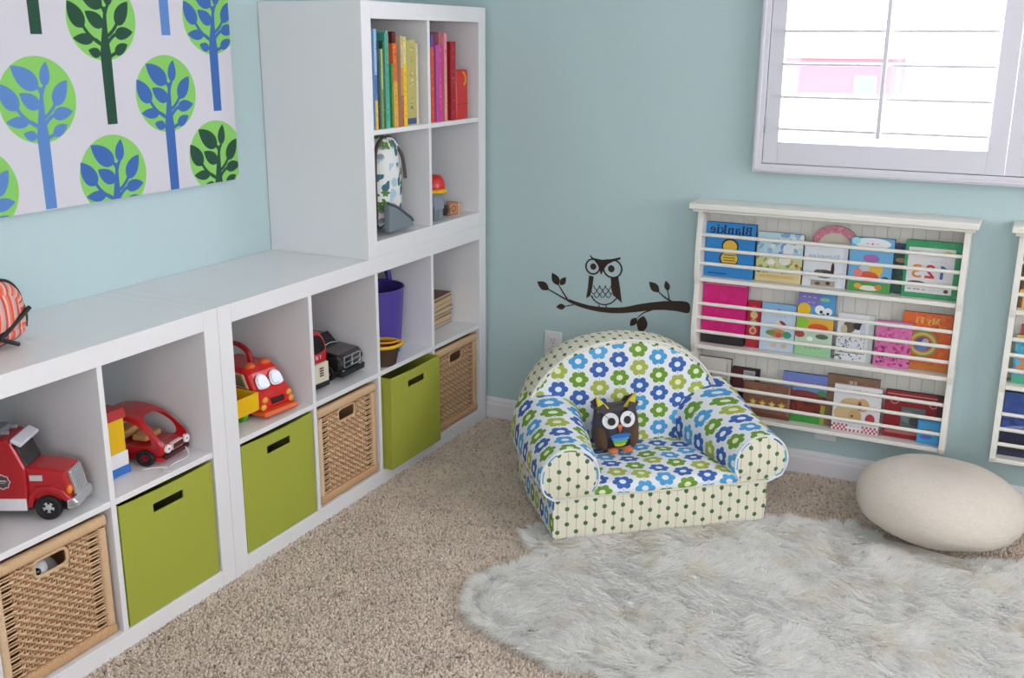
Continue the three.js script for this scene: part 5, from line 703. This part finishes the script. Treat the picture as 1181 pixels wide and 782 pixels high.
// ---- backpack
{
  const t = thing('backpack', 'white backpack printed with teal and green leaves on the bookcase', 'backpack', [0.25, 0.862, 0.592], PI / 2); t.scale.y = 0.935;
  const tx = canvasTex(512, 512, (g, w, h) => { g.fillStyle = '#dfe2e0'; g.fillRect(0, 0, w, h); const L = (x, y, a, l, c) => { g.save(); g.translate(x, y); g.rotate(a); g.fillStyle = c; g.beginPath(); g.ellipse(l / 2, 0, l / 2, l / 3.6, 0, 0, 7); g.fill(); g.restore(); }; for (let i = 0; i < 44; i++) { const x = ((i * 131) % 512), y = (i * 197 + 37 * (i % 5)) % 512, k = i % 4; if (k === 0) { g.fillStyle = '#3d6f7c'; g.beginPath(); g.ellipse(x, y, 30, 36, 0, 0, 7); g.fill(); } else if (k === 1) { for (let j = 0; j < 5; j++) L(x, y, j * 0.9 - 2.4, 42, '#587f3c'); } else if (k === 2) { g.fillStyle = '#8f9494'; g.beginPath(); g.ellipse(x, y, 22, 30, 0.4, 0, 7); g.fill(); } else { for (let j = 0; j < 4; j++) L(x, y, j * 0.5 + 2.4, 50, '#a9c4d4'); } } }, [4.4, 4.4]);
  const pr = spline([[-0.07, 0.002], [0.07, 0.002], [0.074, 0.05], [0.075, 0.2], [0.066, 0.28], [0.035, 0.316], [-0.035, 0.316], [-0.066, 0.28], [-0.075, 0.2], [-0.074, 0.05]], 80);
  const P = prism(pr, 0.2, { r: 0.045, puff: 0.012, puffBack: 0.01, bulge: 0.006, n: 80, mid: 6 }); const FMb = mat(0xffffff, 0.9, { map: tx });
  const sg = (g) => g.translate(0, 0, 0.1);
  mesh('body', merge([sg(P.front), sg(P.side), sg(P.back)]), FMb, t);
  for (const [zz, k] of [[0.072, 0.962], [-0.02, 1.012]]) mesh('zip_trim', tube(pr.map(([x, y]) => [x * k, Math.max(0.009, 0.158 + (y - 0.158) * k - 0.002), zz]), 0.0065, 120, 8, true), mat(0x4c4039, 0.7), t);
  mesh('pull_strap', tube([[0.02, 0.3, 0.078], [0.03, 0.26, 0.108], [0.034, 0.2, 0.118], [0.034, 0.17, 0.12]], 0.006, 24, 8), mat(0x55483f, 0.7), t);
  { const cv = [[-0.078, 0.1], [-0.045, 0.09], [-0.01, 0.072], [0.025, 0.05], [0.052, 0.034], [0.066, 0.02]]; const g = extrude(shapeOf([[-0.078, 0.0], [0.07, 0.0], [0.07, 0.008], ...cv.slice().reverse()]), 0.022, 0.004); g.translate(0, -0.009, 0.106);
    mesh('shoulder_strap', g, mat(0x77828a, 0.85), t); mesh('strap_edge', tube(cv.map(([x, y]) => [x, y - 0.007, 0.126]), 0.0055, 30, 8), mat(0x4d545c, 0.8), t); }
}
// ---- toy figure and wooden block
{
  const t = thing('toy_figure', 'blocky toy figure with red cap, yellow brim and grey body', 'toy', [0.335, 0.8425, 0.318], PI / 2);
  mesh('leg', bx(-0.03, -0.003, 0, 0.04, -0.02, 0.022, 0.004, 2), grey, t); mesh('leg', bx(0.003, 0.03, 0, 0.04, -0.02, 0.022, 0.004, 2), grey, t);
  mesh('torso', prof([[-0.024, 0.04], [0.026, 0.04], [0.022, 0.1], [-0.02, 0.1]], 0.068, 0.006), mat(0x8b95a3, 0.6), t);
  for (const s of [-1, 1]) mesh('arm', tube([[s * 0.034, 0.092, 0], [s * 0.044, 0.07, 0.008], [s * 0.042, 0.05, 0.02]], 0.009, 12, 8), mat(0x7f8998, 0.6), t);
  mesh('brim', (() => { const g = new THREE.LatheGeometry([[0, 0.098], [0.047, 0.098], [0.05, 0.104], [0.046, 0.114], [0, 0.116]].map((p) => new THREE.Vector2(...p)), 32); return g; })(), yellowP, t);
  mesh('cap', new THREE.LatheGeometry([[0.041, 0.113], [0.042, 0.125], [0.038, 0.145], [0.028, 0.16], [0, 0.164]].map((p) => new THREE.Vector2(...p)), 32), redBright, t);
}
{
  const t = thing('wooden_block', 'small reddish wooden block with a ring print, beside the toy figure', 'toy block', [0.318, 0.8425, 0.182], PI / 2 - 0.12);
  const tx = canvasTex(128, 128, (g, w, h) => { g.fillStyle = '#c98f70'; g.fillRect(0, 0, w, h); g.strokeStyle = '#8a4a34'; g.lineWidth = 8; g.strokeRect(8, 8, w - 16, h - 16); g.lineWidth = 13; g.beginPath(); g.arc(64, 64, 28, 0, 7); g.stroke(); });
  const c = mat(0xc39a7c, 0.6); mesh('body', new THREE.BoxGeometry(0.05, 0.046, 0.046).translate(0, 0.023, 0), [c, c, c, c, mat(0xffffff, 0.6, { map: tx }), c], t);
  mesh('wheel', cyl(0.021, 0.021, 0.012, -0.033, 0.022, 0.006, 'x', 24), mat(0x5c5148, 0.6), t); mesh('tail_block', bx(0.028, 0.058, 0, 0.04, -0.02, 0.02, 0.002), mat(0xc2a896, 0.6), t);
}
// ---- striped folding seat on the low shelf, mostly outside the frame
{
  const t = thing('folding_stool', 'coral striped folding stool with black crossed legs on the low shelf', 'stool', [0.2, 0.7905, 2.105], 0.1);
  const tx = canvasTex(256, 64, (g, w, h) => { const c = ['#e07a6c', '#d95a3c', '#e6a39a', '#b7a8a6', '#cf4a34', '#e8b0a4']; for (let i = 0; i < 16; i++) { g.fillStyle = c[i % 6]; g.fillRect(i * 16, 0, 16, h); } });
  const o = spline([[-0.1, 0.02], [0.1, 0.02], [0.112, 0.06], [0.104, 0.115], [0.07, 0.148], [-0.07, 0.148], [-0.104, 0.115], [-0.112, 0.06]], 60); const P = prism(o, 0.11, { r: 0.03, puff: 0.012, puffBack: 0.012, n: 60, mid: 5 }); const F = mat(0xffffff, 0.9, { map: tx });
  tx.wrapS = tx.wrapT = THREE.RepeatWrapping; tx.repeat.set(9, 9); const sg = (g) => { g.rotateY(PI / 2); g.translate(0.055, 0, -0.03); return g; };
  mesh('seat_bag', merge([sg(P.front), sg(P.side), sg(P.back)]), F, t); mesh('edge_band', tube(o.map(([x, y]) => [0.03, y + 0.002, -x * 1.0 - 0.03]), 0.004, 90, 6, true), mat(0x2a2630, 0.7), t);
  const leg = (a, b) => mesh('leg', tube([a, [(a[0] + b[0]) / 2, (a[1] + b[1]) / 2, (a[2] + b[2]) / 2], b], 0.0052, 8, 8), black, t);
  leg([0.058, 0.006, -0.092], [0.05, 0.066, 0.03]); leg([0.05, 0.078, -0.128], [0.06, 0.006, 0.03]); leg([0.062, 0.084, -0.132], [0.062, 0.03, -0.04]); leg([-0.07, 0.006, -0.12], [-0.07, 0.078, 0.03]);
  mesh('buckle', tube([[0.01, 0.1, -0.15], [0.02, 0.06, -0.155], [0.02, 0.03, -0.15]], 0.007, 12, 8), black, t);
}

scene.traverse((o) => { if (o.isMesh) { o.castShadow = true; o.receiveShadow = true; } });
scene.updateMatrixWorld(true);
renderer.render(scene, camera);
